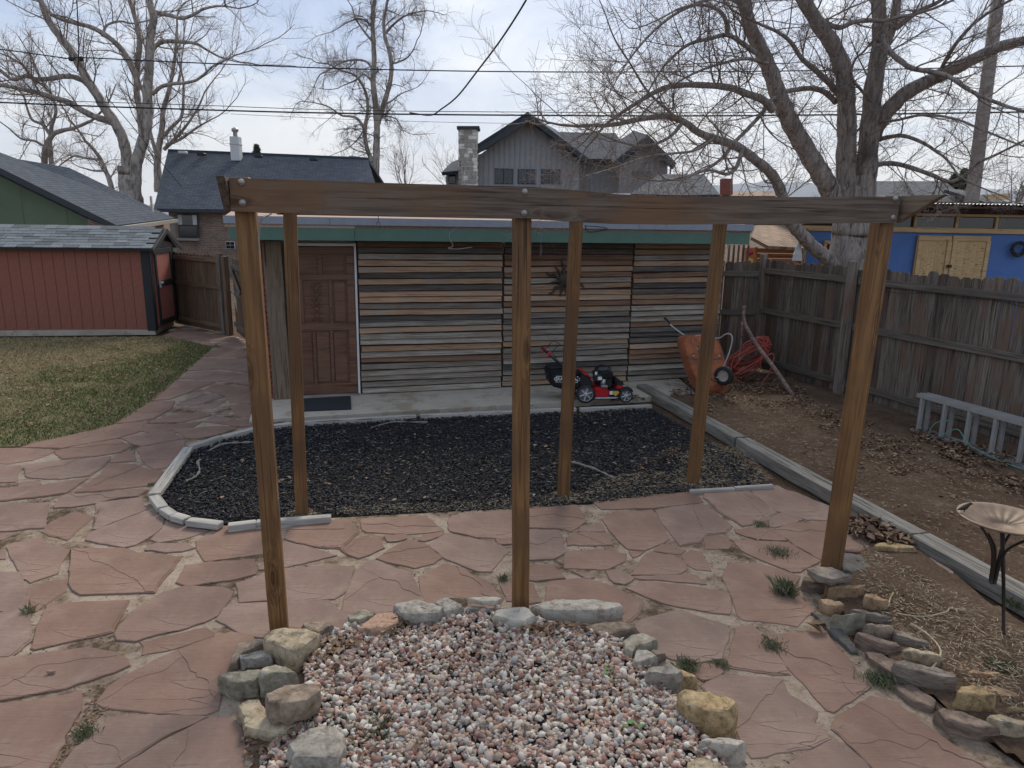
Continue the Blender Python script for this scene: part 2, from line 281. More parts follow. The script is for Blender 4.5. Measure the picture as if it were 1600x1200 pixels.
# ---------------------------------------------------------------- object helpers
W={}
def empty(name,loc,rz=0,label=None,cat=None,group=None):
    o=bpy.data.objects.new(name,None); COL.objects.link(o); m=Matrix.Translation(Vector(loc) if len(loc)==3 else Vector((*loc,0)))@Matrix.Rotation(rz,4,'Z')
    o.matrix_basis=m; W[o.name]=m; o.empty_display_size=.2; tag(o,label,cat,group); return o
def tag(o,label=None,cat=None,group=None,kind=None):
    for k,v in (('label',label),('category',cat),('group',group),('kind',kind)):
        if v: o[k]=v
    return o
def put(name,mesh,m=None,parent=None,Mw=None,label=None):
    o=bpy.data.objects.new(name,mesh); COL.objects.link(o); Mw=Mw or Matrix.Identity(4)
    if m is not None and not mesh.materials: mesh.materials.append(m)
    W[o.name]=Mw
    if parent is not None: o.parent=parent; o.matrix_basis=W[parent.name].inverted()@Mw
    else: o.matrix_basis=Mw
    if label: o['label']=label
    return o
CACHE={}
def smooth(me): me.polygons.foreach_set('use_smooth',[True]*len(me.polygons))
def box(sx,sy,sz,m,bev=.004):
    k=(round(sx,3),round(sy,3),round(sz,3),m.name,bev)
    if k in CACHE: return CACHE[k]
    bm=bmesh.new(); bmesh.ops.create_cube(bm,size=1); bmesh.ops.scale(bm,vec=(sx,sy,sz),verts=bm.verts)
    if bev: bmesh.ops.bevel(bm,geom=bm.edges[:],offset=min(bev,min(sx,sy,sz)*.35),segments=1,affect='EDGES')
    me=bpy.data.meshes.new('box'); bm.to_mesh(me); bm.free(); me.materials.append(m); CACHE[k]=me; return me
def frame(p0,p1,up=(0,0,1)):
    p0=Vector(p0);p1=Vector(p1); x=(p1-p0).normalized(); u=Vector(up); z=(u-x*u.dot(x))
    if z.length<1e-4: z=Vector((0,1,0))-x*x.y
    z.normalize(); y=z.cross(x); m=Matrix.Identity(4); m.col[0][:3]=x;m.col[1][:3]=y;m.col[2][:3]=z;m.col[3][:3]=(p0+p1)/2; return m
def board(name,p0,p1,wy,hz_,m,parent,up=(0,0,1),bev=.004,label=None):
    d=(Vector(p1)-Vector(p0)).length
    return put(name,box(d,wy,hz_,m,bev),None,parent,frame(p0,p1,up),label)
def mesh(name,vs,fs,m=None,sm=False):
    me=bpy.data.meshes.new(name); me.from_pydata([tuple(v) for v in vs],[],fs); me.update()
    if m is not None: me.materials.append(m)
    if sm: smooth(me)
    return me
def bmmesh(bm,m,sm=False):
    me=bpy.data.meshes.new('m'); bmesh.ops.recalc_face_normals(bm,faces=bm.faces[:]); bm.to_mesh(me); bm.free(); me.materials.append(m)
    if sm: smooth(me)
    return me
def npmesh(V,Fq,m,sm=False,name='mass'):
    """V (n,3) float, Fq list of (k,n) int arrays"""
    me=bpy.data.meshes.new(name); V=np.asarray(V,dtype=np.float32); me.vertices.add(len(V)); me.vertices.foreach_set('co',V.ravel())
    tot=sum(f.size for f in Fq); nf=sum(len(f) for f in Fq); me.loops.add(tot); me.loops.foreach_set('vertex_index',np.concatenate([f.ravel() for f in Fq]).astype(np.int32))
    me.polygons.add(nf); lt=np.concatenate([np.full(len(f),f.shape[1]) for f in Fq]); ls=np.concatenate([[0],np.cumsum(lt)[:-1]])
    me.polygons.foreach_set('loop_start',ls.astype(np.int32))
    if sm: me.polygons.foreach_set('use_smooth',np.ones(nf,dtype=bool))
    me.update(calc_edges=True); me.validate(); me.materials.append(m); return me
class Tubes:
    def __init__(s): s.V=[]; s.F=[]; s.n=0; s.T=[]
    def add(s,P,r,k=6,cap=False):
        P=np.asarray(P,dtype=float); n=len(P)
        if np.isscalar(r): r=np.full(n,r)
        r=np.asarray(r,dtype=float); d=np.gradient(P,axis=0); d/=np.linalg.norm(d,axis=1)[:,None]+1e-12
        ref=np.array([.31,.87,.38]); a=np.cross(d,ref); a/=np.linalg.norm(a,axis=1)[:,None]+1e-9; b=np.cross(d,a)
        th=np.arange(k)*2*PI/k; ring=P[:,None,:]+r[:,None,None]*(np.cos(th)[None,:,None]*a[:,None,:]+np.sin(th)[None,:,None]*b[:,None,:])
        i=np.arange(n-1)[:,None]*k; j=np.arange(k)[None,:]; j2=(j+1)%k
        s.V.append(ring.reshape(-1,3)); s.F.append((np.stack([i+j,i+j2,i+k+j2,i+k+j],-1).reshape(-1,4))+s.n)
        if cap:
            for q,c in ((0,P[0]),(n-1,P[-1])):
                s.V.append(c[None,:]); ci=s.n+n*k+(0 if q==0 else 1); jj=np.arange(k); s.T.append(np.stack([s.n+q*k+jj,s.n+q*k+(jj+1)%k,np.full(k,ci)],-1))
            s.n+=2
        s.n+=n*k
    def mesh(s,m,sm=True): return npmesh(np.concatenate(s.V),[np.concatenate(s.F)]+([np.concatenate(s.T)] if s.T else []),m,sm)
def tube(name,P,r,m,parent=None,k=8,label=None):
    t=Tubes(); t.add(P,r,k,True); return put(name,t.mesh(m),None,parent,None,label)
def smoothline(P,n=8):
    """Catmull-Rom through the points"""
    P=[Vector(p) for p in P]; Q=[P[0]*2-P[1]]+P+[P[-1]*2-P[-2]]; out=[]
    for i in range(1,len(Q)-2):
        a,b,c,d=Q[i-1:i+3]
        for j in range(n):
            t=j/n; out.append(.5*((2*b)+(c-a)*t+(2*a-5*b+4*c-d)*t*t+(3*b-a-3*c+d)*t**3))
    out.append(P[-1]); return out
def lathe(prof,k=24,m=None,sm=True,cap=True):
    vs=[];fs=[]
    for r,z in prof:
        for j in range(k): a=2*PI*j/k; vs.append((r*math.cos(a),r*math.sin(a),z))
    for i in range(len(prof)-1):
        for j in range(k): fs.append((i*k+j,i*k+(j+1)%k,(i+1)*k+(j+1)%k,(i+1)*k+j))
    if cap: fs.append(tuple(range(k))[::-1]); fs.append(tuple((len(prof)-1)*k+j for j in range(k)))
    return mesh('lathe',vs,fs,m,sm)
def prism(pts,m,y0,y1,bev=0):
    """outline in local x-z, thickness along y"""
    bm=bmesh.new(); v=[bm.verts.new((x,y0,z)) for x,z in pts]; f=bm.faces.new(v)
    r=bmesh.ops.extrude_face_region(bm,geom=[f]); bmesh.ops.translate(bm,vec=(0,y1-y0,0),verts=[e for e in r['geom'] if isinstance(e,bmesh.types.BMVert)])
    if bev: bmesh.ops.bevel(bm,geom=bm.edges[:],offset=bev,segments=2,affect='EDGES')
    return bmmesh(bm,m)
def slab(poly,z0,z1,m):
    bm=bmesh.new(); v=[bm.verts.new((p[0],p[1],z0)) for p in poly]; f=bm.faces.new(v)
    r=bmesh.ops.extrude_face_region(bm,geom=[f]); bmesh.ops.translate(bm,vec=(0,0,z1-z0),verts=[e for e in r['geom'] if isinstance(e,bmesh.types.BMVert)])
    return bmmesh(bm,m)
def P_(s,o=(0,0),sc=1.): return [(o[0]+float(a.split(',')[0])/sc,o[1]+float(a.split(',')[1])/sc) for a in s.split()]
def inpoly(X,Y,poly):
    c=np.zeros(len(X),bool); n=len(poly)
    for i in range(n):
        x1,y1=poly[i][:2]; x2,y2=poly[(i+1)%n][:2]
        m=((y1>Y)!=(y2>Y))&(X<(x2-x1)*(Y-y1)/(y2-y1+1e-12)+x1); c^=m
    return c
def scatter(poly,n):
    xs=[p[0] for p in poly]; ys=[p[1] for p in poly]; out=[]
    X=np.random.uniform(min(xs),max(xs),n*4); Y=np.random.uniform(min(ys),max(ys),n*4); k=inpoly(X,Y,poly); return X[k][:n],Y[k][:n]
ICO=None
def icos():
    bm=bmesh.new(); bmesh.ops.create_icosphere(bm,subdivisions=1,radius=1); V=np.array([v.co[:] for v in bm.verts]); Fc=np.array([[v.index for v in f.verts] for f in bm.faces]); bm.free(); return V,Fc
OCT=(np.array([[1,0,0],[-1,0,0],[0,1,0],[0,-1,0],[0,0,1],[0,0,-1.]]),np.array([[0,2,4],[2,1,4],[1,3,4],[3,0,4],[2,0,5],[1,2,5],[3,1,5],[0,3,5]]))
def bits(base,X,Y,Z,size,asp,jit,m,name,tilt=.4):
    V0,F0=base; n=len(X); k=len(V0)
    V=V0[None]*(1+np.random.uniform(-jit,jit,(n,k,1))); sc=np.stack([size,size*np.random.uniform(asp[0],asp[1],n),size*np.random.uniform(asp[2],asp[3],n)],-1); V=V*sc[:,None,:]
    a=np.random.uniform(0,2*PI,n); tx=np.random.normal(0,tilt,n)
    y=V[:,:,1]*np.cos(tx)[:,None]-V[:,:,2]*np.sin(tx)[:,None]; z=V[:,:,1]*np.sin(tx)[:,None]+V[:,:,2]*np.cos(tx)[:,None]; x=V[:,:,0]
    z=z+x*np.random.normal(0,tilt*.6,n)[:,None]
    c,s_=np.cos(a)[:,None],np.sin(a)[:,None]; V=np.stack([x*c-y*s_+X[:,None],x*s_+y*c+Y[:,None],z+Z[:,None]],-1)
    Fq=F0[None]+(np.arange(n)*k)[:,None,None]; return npmesh(V.reshape(-1,3),[Fq.reshape(-1,F0.shape[1])],m,False,name)
def sheet(name,poly,z,m):
    return mesh(name,[(p[0],p[1],z) for p in poly],[tuple(range(len(poly)))],m)
# ================================================================ SETTING
tag(put('ground',mesh('ground',[(-9000,-60,-.06),(9000,-60,-.06),(9000,9000,-.06),(-9000,9000,-.06)],[(0,1,2,3)],M['dirt'])),kind='structure')
# distant mountain ridge
vs=[];fs=[];nx=90
for i in range(nx):
    x=-3500+i*120
    for j,(yy,k) in enumerate(((6500,0),(7000,.55),(7700,1),(8600,.3))):
        vs.append((x,yy,-.1+k*(1 if x>1400 else .45 if x<300 else .45+.55*(x-300)/1100)*(430+150*noise.noise((x*.0009,1.3,0))+60*noise.noise((x*.004,j*.5,4)))))
for i in range(nx-1):
    for j in range(3): a=i*4+j; fs.append((a,a+4,a+5,a+1))
tag(put('hills',mesh('hills',vs,fs,M['mountain'],True)),kind='structure')
# thin pale air between here and the ridge
hzm=bpy.data.materials.new('pale air'); hzm.use_nodes=True; ht=hzm.node_tree; ht.nodes.clear()
hv=N(ht,'ShaderNodeVolumePrincipled',i={'Color':(.93,.96,1,1),'Density':.00007,'Anisotropy':.2}); ho=N(ht,'ShaderNodeOutputMaterial'); ht.links.new(hv.outputs[0],ho.inputs['Volume'])
bmh=bmesh.new(); bmesh.ops.create_cube(bmh,size=1); bmesh.ops.transform(bmh,matrix=Matrix.Translation((0,4500,320))@Matrix.Diagonal((18400,9600,646,1)),verts=bmh.verts); hme=bpy.data.meshes.new('haze'); bmh.to_mesh(hme); bmh.free(); hme.materials.append(hzm)
tag(put('haze',hme),kind='stuff')
# patio base and beds -------------------------------------------------
patio_px="-500,705 32,699 95,686 155,671 200,650 240,626 300,572 330,545 280,527 262,515 300,505 360,523 385,530 400,600 425,652 455,662 300,700 237,770 262,803 350,820 520,808 925,787 1085,765 1215,757 1330,820 1300,890 1260,900 1330,1000 1420,1060 1560,1170 1700,1260 1700,1420 -600,1500"
PATIO=[g(u,v)[:2] for u,v in P_(patio_px)]
patio=tag(put('patio',slab(PATIO,-.05,-.007,M['mortar'])),kind='structure')
def flagstone(pts):
    c=sum((Vector(p[:2]) for p in pts),Vector((0,0)))/len(pts); ring=[]
    n=len(pts); area=abs(sum(pts[i][0]*pts[(i+1)%n][1]-pts[(i+1)%n][0]*pts[i][1] for i in range(n)))/2
    for i in range(n):
        a=Vector(pts[i][:2]); b=Vector(pts[(i+1)%n][:2]); d=(b-a).length; k=max(1,int(d/.045)); nn=Vector((b-a)).orthogonal().normalized() if d>0 else Vector((0,0))
        for j in range(k):
            q=a.lerp(b,j/k); q=q+(q-c).normalized()*.013+nn*(noise.noise((q.x*5,q.y*5,2))*.018+noise.noise((q.x*21,q.y*21,7))*.012); ring.append(q)
    if len(ring)<4: return None
    top=random.uniform(-.001,.005); m=len(ring); vs=[]
    for q in ring: vs.append((q.x,q.y,-.03))
    for q in ring: vs.append((q.x,q.y,top-.004))
    for q in ring:
        d=(c-q); vs.append((*(q+d.normalized()*min(.005,d.length*.3)),top))
    tilt=Vector((random.uniform(-.004,.004),random.uniform(-.004,.004)))
    vs=[(x-c.x,y-c.y,z+((x-c.x)*tilt.x+(y-c.y)*tilt.y if z>-.02 else 0)) for x,y,z in vs]
    fs=[]
    for k in range(2):
        for i in range(m): fs.append((k*m+i,k*m+(i+1)%m,(k+1)*m+(i+1)%m,(k+1)*m+i))
    fs.append(tuple(range(2*m,3*m)))
    if area>.05 and random.random()<.5:                    # a thin lamina still in place on part of the slab
        for _ in range(1 if area<.2 else 2):
            az=random.uniform(0,2*PI); nv_=Vector((math.cos(az),math.sin(az))); rad=math.sqrt(area/PI); o_=random.uniform(-.1,.55)*rad
            sd=[(q-c).dot(nv_)-o_ for q in ring]; pos=[i for i in range(m) if sd[i]>0]
            st=[i for i in range(m) if sd[i]>0 and sd[i-1]<=0]
            if len(st)!=1 or len(pos)<4: continue
            seq=[(st[0]+j)%m for j in range(len(pos))]; arc=[ring[i]+(c-ring[i]).normalized()*.014 for i in seq]; a_=arc[-1]; b_=arc[0]; kk=max(3,int((b_-a_).length/.035)); tv=Vector((nv_.x,nv_.y))
            ph=random.uniform(0,40); path=[a_.lerp(b_,j/kk)+tv*(noise.noise((j*.22+ph,1,2))*.09+noise.noise((j*.9+ph,5,2))*.02)*math.sin(PI*j/kk) for j in range(1,kk)]
            lp=arc+path; b0=len(vs); tz=top+random.uniform(.0015,.0038); nl=len(lp)
            for z_ in (top-.003,tz): vs+=[(q.x-c.x,q.y-c.y,z_+(q.x-c.x)*tilt.x+(q.y-c.y)*tilt.y) for q in lp]
            fs+=[(b0+i,b0+(i+1)%nl,b0+nl+(i+1)%nl,b0+nl+i) for i in range(nl)]+[tuple(range(b0+nl,b0+2*nl))]
    me=mesh('flagstone',vs,fs,M['flag']); bm=bmesh.new(); bm.from_mesh(me); bmesh.ops.recalc_face_normals(bm,faces=bm.faces[:]); bm.to_mesh(me); bm.free()
    return put('flagstone',me,None,patio,Matrix.Translation((c.x,c.y,0)))
STONES=[((0,660),4,"""130,155 230,125 480,72 620,40 700,16 920,-8 870,55 740,95 560,125 390,160
-60,166 150,160 335,172 300,200 200,236 60,255 -60,262
350,178 560,132 742,107 815,150 750,185 600,210 400,226 355,200
760,97 850,72 1060,57 1155,100 1020,123 880,147 830,130
-60,270 112,270 117,300 92,368 0,376 -60,380
162,270 300,248 500,228 688,214 668,245 618,288 562,333 380,352 205,345 162,332
702,235 732,203 838,178 843,238 702,248
872,158 1140,108 1158,113 1148,160 1050,278 960,288 922,268 864,182
118,377 200,367 250,382 240,394 122,401
-60,452 120,407 250,397 500,357 538,352 400,443 200,473 0,490 -60,498
472,438 622,327 692,264 840,264 930,292 1008,297 998,330 960,393 800,408 620,428
342,518 412,452 620,442 898,412 918,425 853,463 680,483 590,506 450,528 352,533
602,502 690,492 850,472 888,492 912,538 760,598 612,662 583,662 607,590
543,733 562,692 622,668 760,613 930,551 1027,602 997,660 848,767 770,782 600,748
-60,517 100,507 283,503 288,560 278,657 80,677 -60,685
293,648 322,622 470,555 577,590 518,640 424,731 312,703 273,680
43,780 92,753 240,723 298,762 427,801 373,880 362,942 190,997 133,940 73,840
448,792 760,788 898,823 1127,842 1078,900 958,1067 800,1059 500,1077 443,1020 448,900
-60,697 95,692 10,728 -60,733
913,781 980,757 1198,772 1212,786 1130,803 917,799
953,729 1060,623 1327,662 1268,690 1140,723 1000,745
1228,740 1370,656 1620,655 1670,680 1638,820 1500,838 1287,862 1228,776
1113,998 1133,942 1163,892 1583,857 1588,948 1470,977 1182,1017
-60,815 20,800 28,850 -60,870"""),
((0,900),4,"""-60,10 108,-22 128,20 158,100 173,200 183,290 198,400 60,507 -60,527
187,62 300,32 418,23 398,95 308,158 230,213 202,218 187,130
732,398 722,360 832,222 992,112 1150,67 1390,72 1457,101 1348,250 1270,287 1000,362 860,402
603,788 722,662 902,562 1110,463 1340,383 1440,353 1557,372 1577,402 1478,480 1438,600 1378,720 1358,827 1280,857 1160,857 870,837 652,812
903,438 883,412 1150,353 1280,323 1327,352 1327,373 1100,447 902,487
233,452 203,447 248,300 293,183 480,168 807,153 738,270 698,347 540,382 350,427
-60,542 130,508 540,453 698,478 787,521 797,559 700,607 540,657 400,702 20,767 -60,777
-60,817 30,803 380,753 497,728 478,850 418,960 348,1090 278,1230 200,1500 -60,1500
383,1210 472,1082 562,1002 702,883 870,873 1287,882 1000,1027 830,1127 700,1207 560,1320 420,1500 280,1500
700,1235 960,1063 1310,893 1447,893 1497,950 1517,1100 1500,1500 520,1500"""),
((400,740),4,"""-120,682 0,648 190,595 420,578 617,577 567,710 537,753 480,782 220,784 -95,802
22,597 42,560 165,423 340,463 497,512 190,580
178,404 232,337 330,302 577,288 637,360 627,375 530,467 440,467 300,438
662,282 850,270 1063,264 1158,342 1168,358 950,375 700,365 670,350
812,390 938,382 933,409 850,427 822,423
1021,409 1050,387 1168,364 1163,384 1060,419 1022,416
533,475 622,412 768,394 797,465 640,527 570,498
763,530 822,482 950,412 1058,442 1157,520 1100,557 990,587 860,557
1078,447 1200,373 1500,438 1567,480 1468,612 1390,607 1190,530
1203,300 1232,264 1600,225 1655,225 1637,378 1590,397 1380,392 1217,358
1503,411 1640,407 1640,438 1522,438
568,740 622,612 702,543 958,613 997,700 1042,790 1000,900 700,960 580,950 543,870
1023,641 1180,563 1250,578 1448,682 1547,777 1450,880 1100,900 1043,740
-247,913 -193,842 -100,813 220,797 448,792 537,870 567,950 400,1030 -60,1010
1530,700 1640,680 1650,790 1570,790"""),
((800,740),4,"""60,214 125,210 413,197 452,300 363,356 270,338 60,333
508,176 860,132 1123,112 1191,177 880,211 563,223
568,286 640,242 878,227 982,404 830,477 732,468 642,388
893,227 1190,187 1377,330 1330,368 1210,378 1170,428 1042,452 973,340
402,372 588,370 622,443 352,448 347,402
413,358 452,327 558,307 577,358
60,347 298,357 318,440 342,489 260,532 60,537
333,482 560,477 706,502 697,549 590,597 333,588
738,487 822,490 760,522
843,502 880,492 1000,507 1058,542 1087,590 1050,622 753,633 783,590
943,442 1020,452 1082,481 1050,503 883,485
1063,511 1120,478 1178,492 1241,602 1150,592 1093,560
753,647 1060,631 1150,637 1206,688 1000,670
593,612 670,602 747,650 700,688 642,678
60,577 250,572 322,649 150,665 60,658
213,700 242,672 470,652 650,712 817,801 788,868 700,940 450,920 223,860
383,617 498,627 508,648 470,652
718,715 850,677 1100,702 1330,737 1357,752 1352,877 1250,867 900,793 762,735
60,692 128,687 177,798 60,812
773,941 830,903 1060,858 1337,947 1351,981 1307,1147 1160,1167 1000,1157 903,1100 793,980"""),
((1100,740),4,"""8,156 3,112 270,103 340,163 457,246 300,317 240,327 132,260
303,111 430,88 560,113 777,202 760,287 640,287 452,231 342,151
353,281 460,248 568,253 617,290 440,332 342,309
443,351 560,308 760,303 830,313 897,382 1007,462 970,487 860,478 740,537 602,460
198,347 330,343 427,347 515,418 330,408 262,393 202,370
193,422 300,417 527,432 716,541 697,558 600,612 540,612 382,543 242,480
13,392 138,397 172,440 148,466 13,466
143,590 152,553 350,563 530,618 597,641 560,720 617,790 687,850 640,878 580,947 440,927 250,907 217,880 193,780 123,650
905,385 1000,375 1040,410 1010,450 930,420
330,420 420,350 360,345"""),
((1000,900),4,"""543,549 602,372 602,332 698,303 757,380 857,500 937,617 720,597 560,563
773,367 1160,347 1218,421 1327,561 1317,640 1397,681 1427,681 1210,847 1152,828 1062,700 923,560 863,450
403,700 500,623 730,628 897,652 927,740 1096,841 1077,910 1176,1008 1050,1067 860,1107 702,1127 642,1050 602,950 482,820
1213,921 1242,872 1450,763 1597,792 1750,902 2050,1113 2400,1350 2500,1600 1750,1600 1500,1250 1403,1140 1213,960
560,1500 643,1290 890,1203 1080,1093 1200,1033 1288,1062 1397,1160 1560,1350 1700,1600
380,560 500,560 510,600 400,640 300,600"""),
((100,500),5,"""718,146 900,68 1300,133 1408,152 1408,160 1280,168 1100,158 870,143
873,152 1100,167 1196,191 1170,203 1052,184
1213,200 1300,168 1418,168 1423,223 1370,208
1183,225 1240,208 1398,232 1428,289 1083,283
1073,297 1428,303 1438,407 1220,382 933,398
928,407 1210,398 1438,422 1443,506 1150,462 873,457
863,472 1140,478 1157,495 1060,527 830,617 673,627 742,560
1103,541 1180,503 1448,523 1453,647 1290,647 1263,590
883,659 1080,573 1255,601 1150,622 1040,662 903,662
863,690 1050,678 1285,607 1250,640 1160,687
523,731 650,643 867,628 828,699 700,767 480,806 412,800
654,803 900,723 1147,737 1120,753 900,797
1293,668 1453,668 1463,762 1350,747
643,812 900,813 1076,792 1000,837 870,857 700,877 593,863
863,861 1050,838 1240,828 1357,842 1200,892 1050,922 962,918
1093,791 1260,792 1448,773 1463,822 1380,832 1272,813
1143,752 1180,748 1336,776 1152,787
1200,800 1340,860 1460,840 1490,960 1000,1000""")]
STONES[-1]=(STONES[-1][0],STONES[-1][1],STONES[-1][2].rsplit('\n',1)[0])
for o,sc,blk in STONES:
    for ln in blk.strip().split('\n'):
        pp=P_(ln,o,sc); pp=[((-260-60*random.random()) if u<=-14 and o[0]==0 else u,v) for u,v in pp]
        pts=[g(u,v)[:2] for u,v in pp]
        flagstone([(p[0],p[1]) for p in pts])
# concrete strip, mulch bed, lawn, soil --------------------------------
GW=Wall((-3.17,9.2),(2.34,10.8))                                # garage front wall
s_r=GW.hit(1131,400)[0]
s_w=GW.hit(1062,600)[0]; c0=GW.pt(-.25,0,1.05); c1=GW.pt(s_w-.25,0,.95)
tag(put('concrete_walk',slab([c0[:2],c1[:2],GW.pt(s_w,0,-.1)[:2],GW.pt(-.25,0,-.1)[:2]],-.05,.03,M['concrete'])),kind='structure')
BED=[g(u,v)[:2] for u,v in P_("1012,636 780,645 455,664 365,680 296,702 245,772 266,800 300,810 350,814 420,811 520,804 700,799 820,795 925,786 1085,766 1208,758 1160,718")]
def fine_sheet(name,poly,z,m,amp,fr,step=.08,parent=None,kind='structure'):
    bm=bmesh.new(); xs=[p[0] for p in poly]; ys=[p[1] for p in poly]
    X=np.arange(min(xs),max(xs)+step,step); Y=np.arange(min(ys),max(ys)+step,step); XX,YY=np.meshgrid(X,Y); k=inpoly(XX.ravel(),YY.ravel(),poly)
    idx={}; vs=[]
    for q,(x,y) in enumerate(zip(XX.ravel(),YY.ravel())):
        vs.append((x,y,z+amp*(noise.noise((x*fr,y*fr,z))+.4*noise.noise((x*fr*3.3,y*fr*3.3,5)))))
    nx_=len(X); fs=[]
    for j in range(len(Y)-1):
        for i in range(nx_-1):
            a=j*nx_+i
            if k[a] and k[a+1] and k[a+nx_] and k[a+nx_+1]: fs.append((a,a+1,a+nx_+1,a+nx_))
    return tag(put(name,mesh(name,vs,fs,m,True)),kind=kind)
tag(put('planting_bed',sheet('bed',BED,-.02,M['soil_dark'])),kind='structure')
LAWN=[g(u,v)[:2] for u,v in P_("-700,529 0,528 200,527 265,526 332,543 300,573 240,625 190,658 150,671 90,685 32,697 -700,716")]
tag(put('lawn',slab(LAWN,-.05,.0,M['turf'])),kind='structure')
SOIL=[g(u,v)[:2] for u,v in P_("1000,600 1150,560 1230,590 1760,745 1760,1040 1600,935 1440,845 1165,690")]
SOIL=[(p[0],p[1]) for p in SOIL]
fine_sheet('soil_yard',[(GW.pt(s_w-.3,0,1.0)[:2])]+[GW.pt(s_w-.02,0,-.1)[:2],GW.pt(s_r,0,-.5)[:2],(5.2,11.6),(8.5,3.5),(4.6,1.2),g(1640,960)[:2],g(1600,935)[:2],g(1440,845)[:2],g(1160,692)[:2],g(1000,607)[:2]],.02,M['dirt'],.035,1.2)
SOIL2=[g(u,v)[:2] for u,v in P_("1350,850 1420,850 1600,975 1640,1010 1760,1150 1760,1300 1570,1190 1430,1078 1345,1008 1296,935")]
SOIL2=[(p[0],p[1]) for p in SOIL2]
fine_sheet('soil_bed',SOIL2,.03,M['dirt'],.04,1.7,.04)
GRAVEL=[g(u,v)[:2] for u,v in P_("470,1000 560,985 640,978 780,958 880,985 985,1012 1025,1060 1070,1130 1130,1200 1180,1340 340,1340 420,1180 480,1100")]
GRAVEL=[(p[0],p[1]) for p in GRAVEL]
LITTER=[g(u,v)[:2] for u,v in P_('398,1005 520,992 560,1010 470,1200 420,1340 345,1340 385,1180 362,1090')]
fine_sheet('soil_patch',[(p[0],p[1]) for p in LITTER],.010,M['dirt'],.004,3.,.04)
tag(put('gravel_bed',slab(GRAVEL,-.04,.03,M['soil_dark'])),kind='structure')
# ================================================================ PERGOLA
pg=empty('pergola',(0.08,4.08,0),R(13.4),'open pergola of six square brown posts under a sagging grey timber beam','pergola')
PX=[((437,988),(385,335),(.10,.10)),((813,950),(815,345),(.092,.092)),((1298,892),(1378,350),(.105,.105)),((472,806),(453,335),(.095,.095)),((880,777),(900,348),(.092,.092)),((1082,757),(1125,352),(.095,.095))]
ux=Vector((math.cos(R(13.4)),math.sin(R(13.4)),0)); uy=Vector((-ux.y,ux.x,0))
tops=[]
def post_mesh(L_,w_,dome=True):
    bm=bmesh.new(); prof=[(-1,0),(1,0)]; rings=[]
    hs=[(0,1.0)]+[(L_*k/7,1.0) for k in range(1,7)]+[(L_-.03,1.0),(L_-.01,.88),(L_+.008,.55)]
    c=.06
    for z,s_ in hs:
        q=w_/2*s_; e=q*(1-c*2); j=.0015
        rings.append([bm.verts.new((z,x+random.uniform(-j,j),y+random.uniform(-j,j))) for x,y in ((-q,-e),(-q,e),(-e,q),(e,q),(q,e),(q,-e),(e,-q),(-e,-q))])
    for a,b in zip(rings,rings[1:]):
        for i in range(8): bm.faces.new((a[i],a[(i+1)%8],b[(i+1)%8],b[i]))
    bm.faces.new(rings[0]); bm.faces.new(rings[-1]); return bmmesh(bm,M['post'])
for (b,t_,wd) in PX:
    B=g(*b); T=at(t_[0],t_[1],B.y); T.z=2.36 if T.z<2.3 else T.z; tops.append((B,T)); top=B+(T-B)*((2.585 if wd[0]>.095 and B.y<5 else 2.5)/T.z) ; B2=B-(T-B)*.02
    m=frame(B2,top,uy); m.col[3][:3]=B2
    d=(top-B2).length; put('post',post_mesh(d,wd[0]),None,pg,m)
for (b,t_,wd) in PX[3:]:                                  # a little soil kicked up round the rear feet
    B=g(*b); n_=260; a_=np.random.uniform(0,2*PI,n_); r_=np.random.uniform(.04,.14,n_)
    MOUND=globals().setdefault('MOUND',[]); MOUND.append((B.x+r_*np.cos(a_),B.y+r_*np.sin(a_),.03-.25*(r_-.04)+0*r_))
# front beam, slightly bowed
def beam_bent(name,tops_pts,bots,thick,off,m,parent):
    """quads following a sagging line: lists of points for the top and bottom edge on the front face"""
    bm=bmesh.new(); rings=[]
    for tp,bp in zip(tops_pts,bots):
        f=-uy
        rings.append([bm.verts.new(tp+f*off),bm.verts.new(bp+f*off),bm.verts.new(bp+f*(off-thick)),bm.verts.new(tp+f*(off-thick))])
    for a,b in zip(rings,rings[1:]):
        for i in range(4): bm.faces.new((a[i],a[(i+1)%4],b[(i+1)%4],b[i]))
    bm.faces.new(rings[0]); bm.faces.new(rings[-1]); bmesh.ops.bevel(bm,geom=[e for e in bm.edges if len(e.link_faces)==2 and e.calc_face_angle(0)>.6],offset=.004,segments=1,affect='EDGES')
    # turn into the beam's own frame so the grain runs along it
    p0=tops_pts[0];p1=tops_pts[-1]; fr=frame(p0,p1); bmesh.ops.transform(bm,matrix=fr.inverted(),verts=bm.verts)
    return put(name,bmmesh(bm,m),None,parent,fr)
PWall=Wall(tops[0][0][:2],tops[2][0][:2])
def onbeam(u,v,off=.10): s,z=PWall.hit(u,v,off); return PWall.pt(s,z,off)
tp=[onbeam(*p) for p in P_("358,278 460,281 640,287 760,290 830,292 900,297 960,303 1040,307 1200,308 1408,307")]
bt=[onbeam(*p) for p in P_("361,330 460,333 640,337 760,340 830,342 900,347 960,350 1040,351 1200,350 1401,348")]
fb=beam_bent('front_beam',tp,bt,.042,0,M['beam'],pg)
bolt=lathe([(.0,.012),(.010,.011),(.016,.006),(.019,0)],14,M['chrome'],True,False); washer=lathe([(.022,0),(.022,.003),(.008,.003)],14,M['steel'],True,True)
for u,v in P_("377,285 379,317 820,300 819,333 1399,311 1396,340"):
    p=onbeam(u,v,.101); m=Matrix.Identity(4); n_=PWall.n; x_=PWall.a; z_=n_; y_=z_.cross(x_); m.col[0][:3]=x_;m.col[1][:3]=y_;m.col[2][:3]=z_;m.col[3][:3]=p
    put('bolt_head',bolt,None,pg,m)
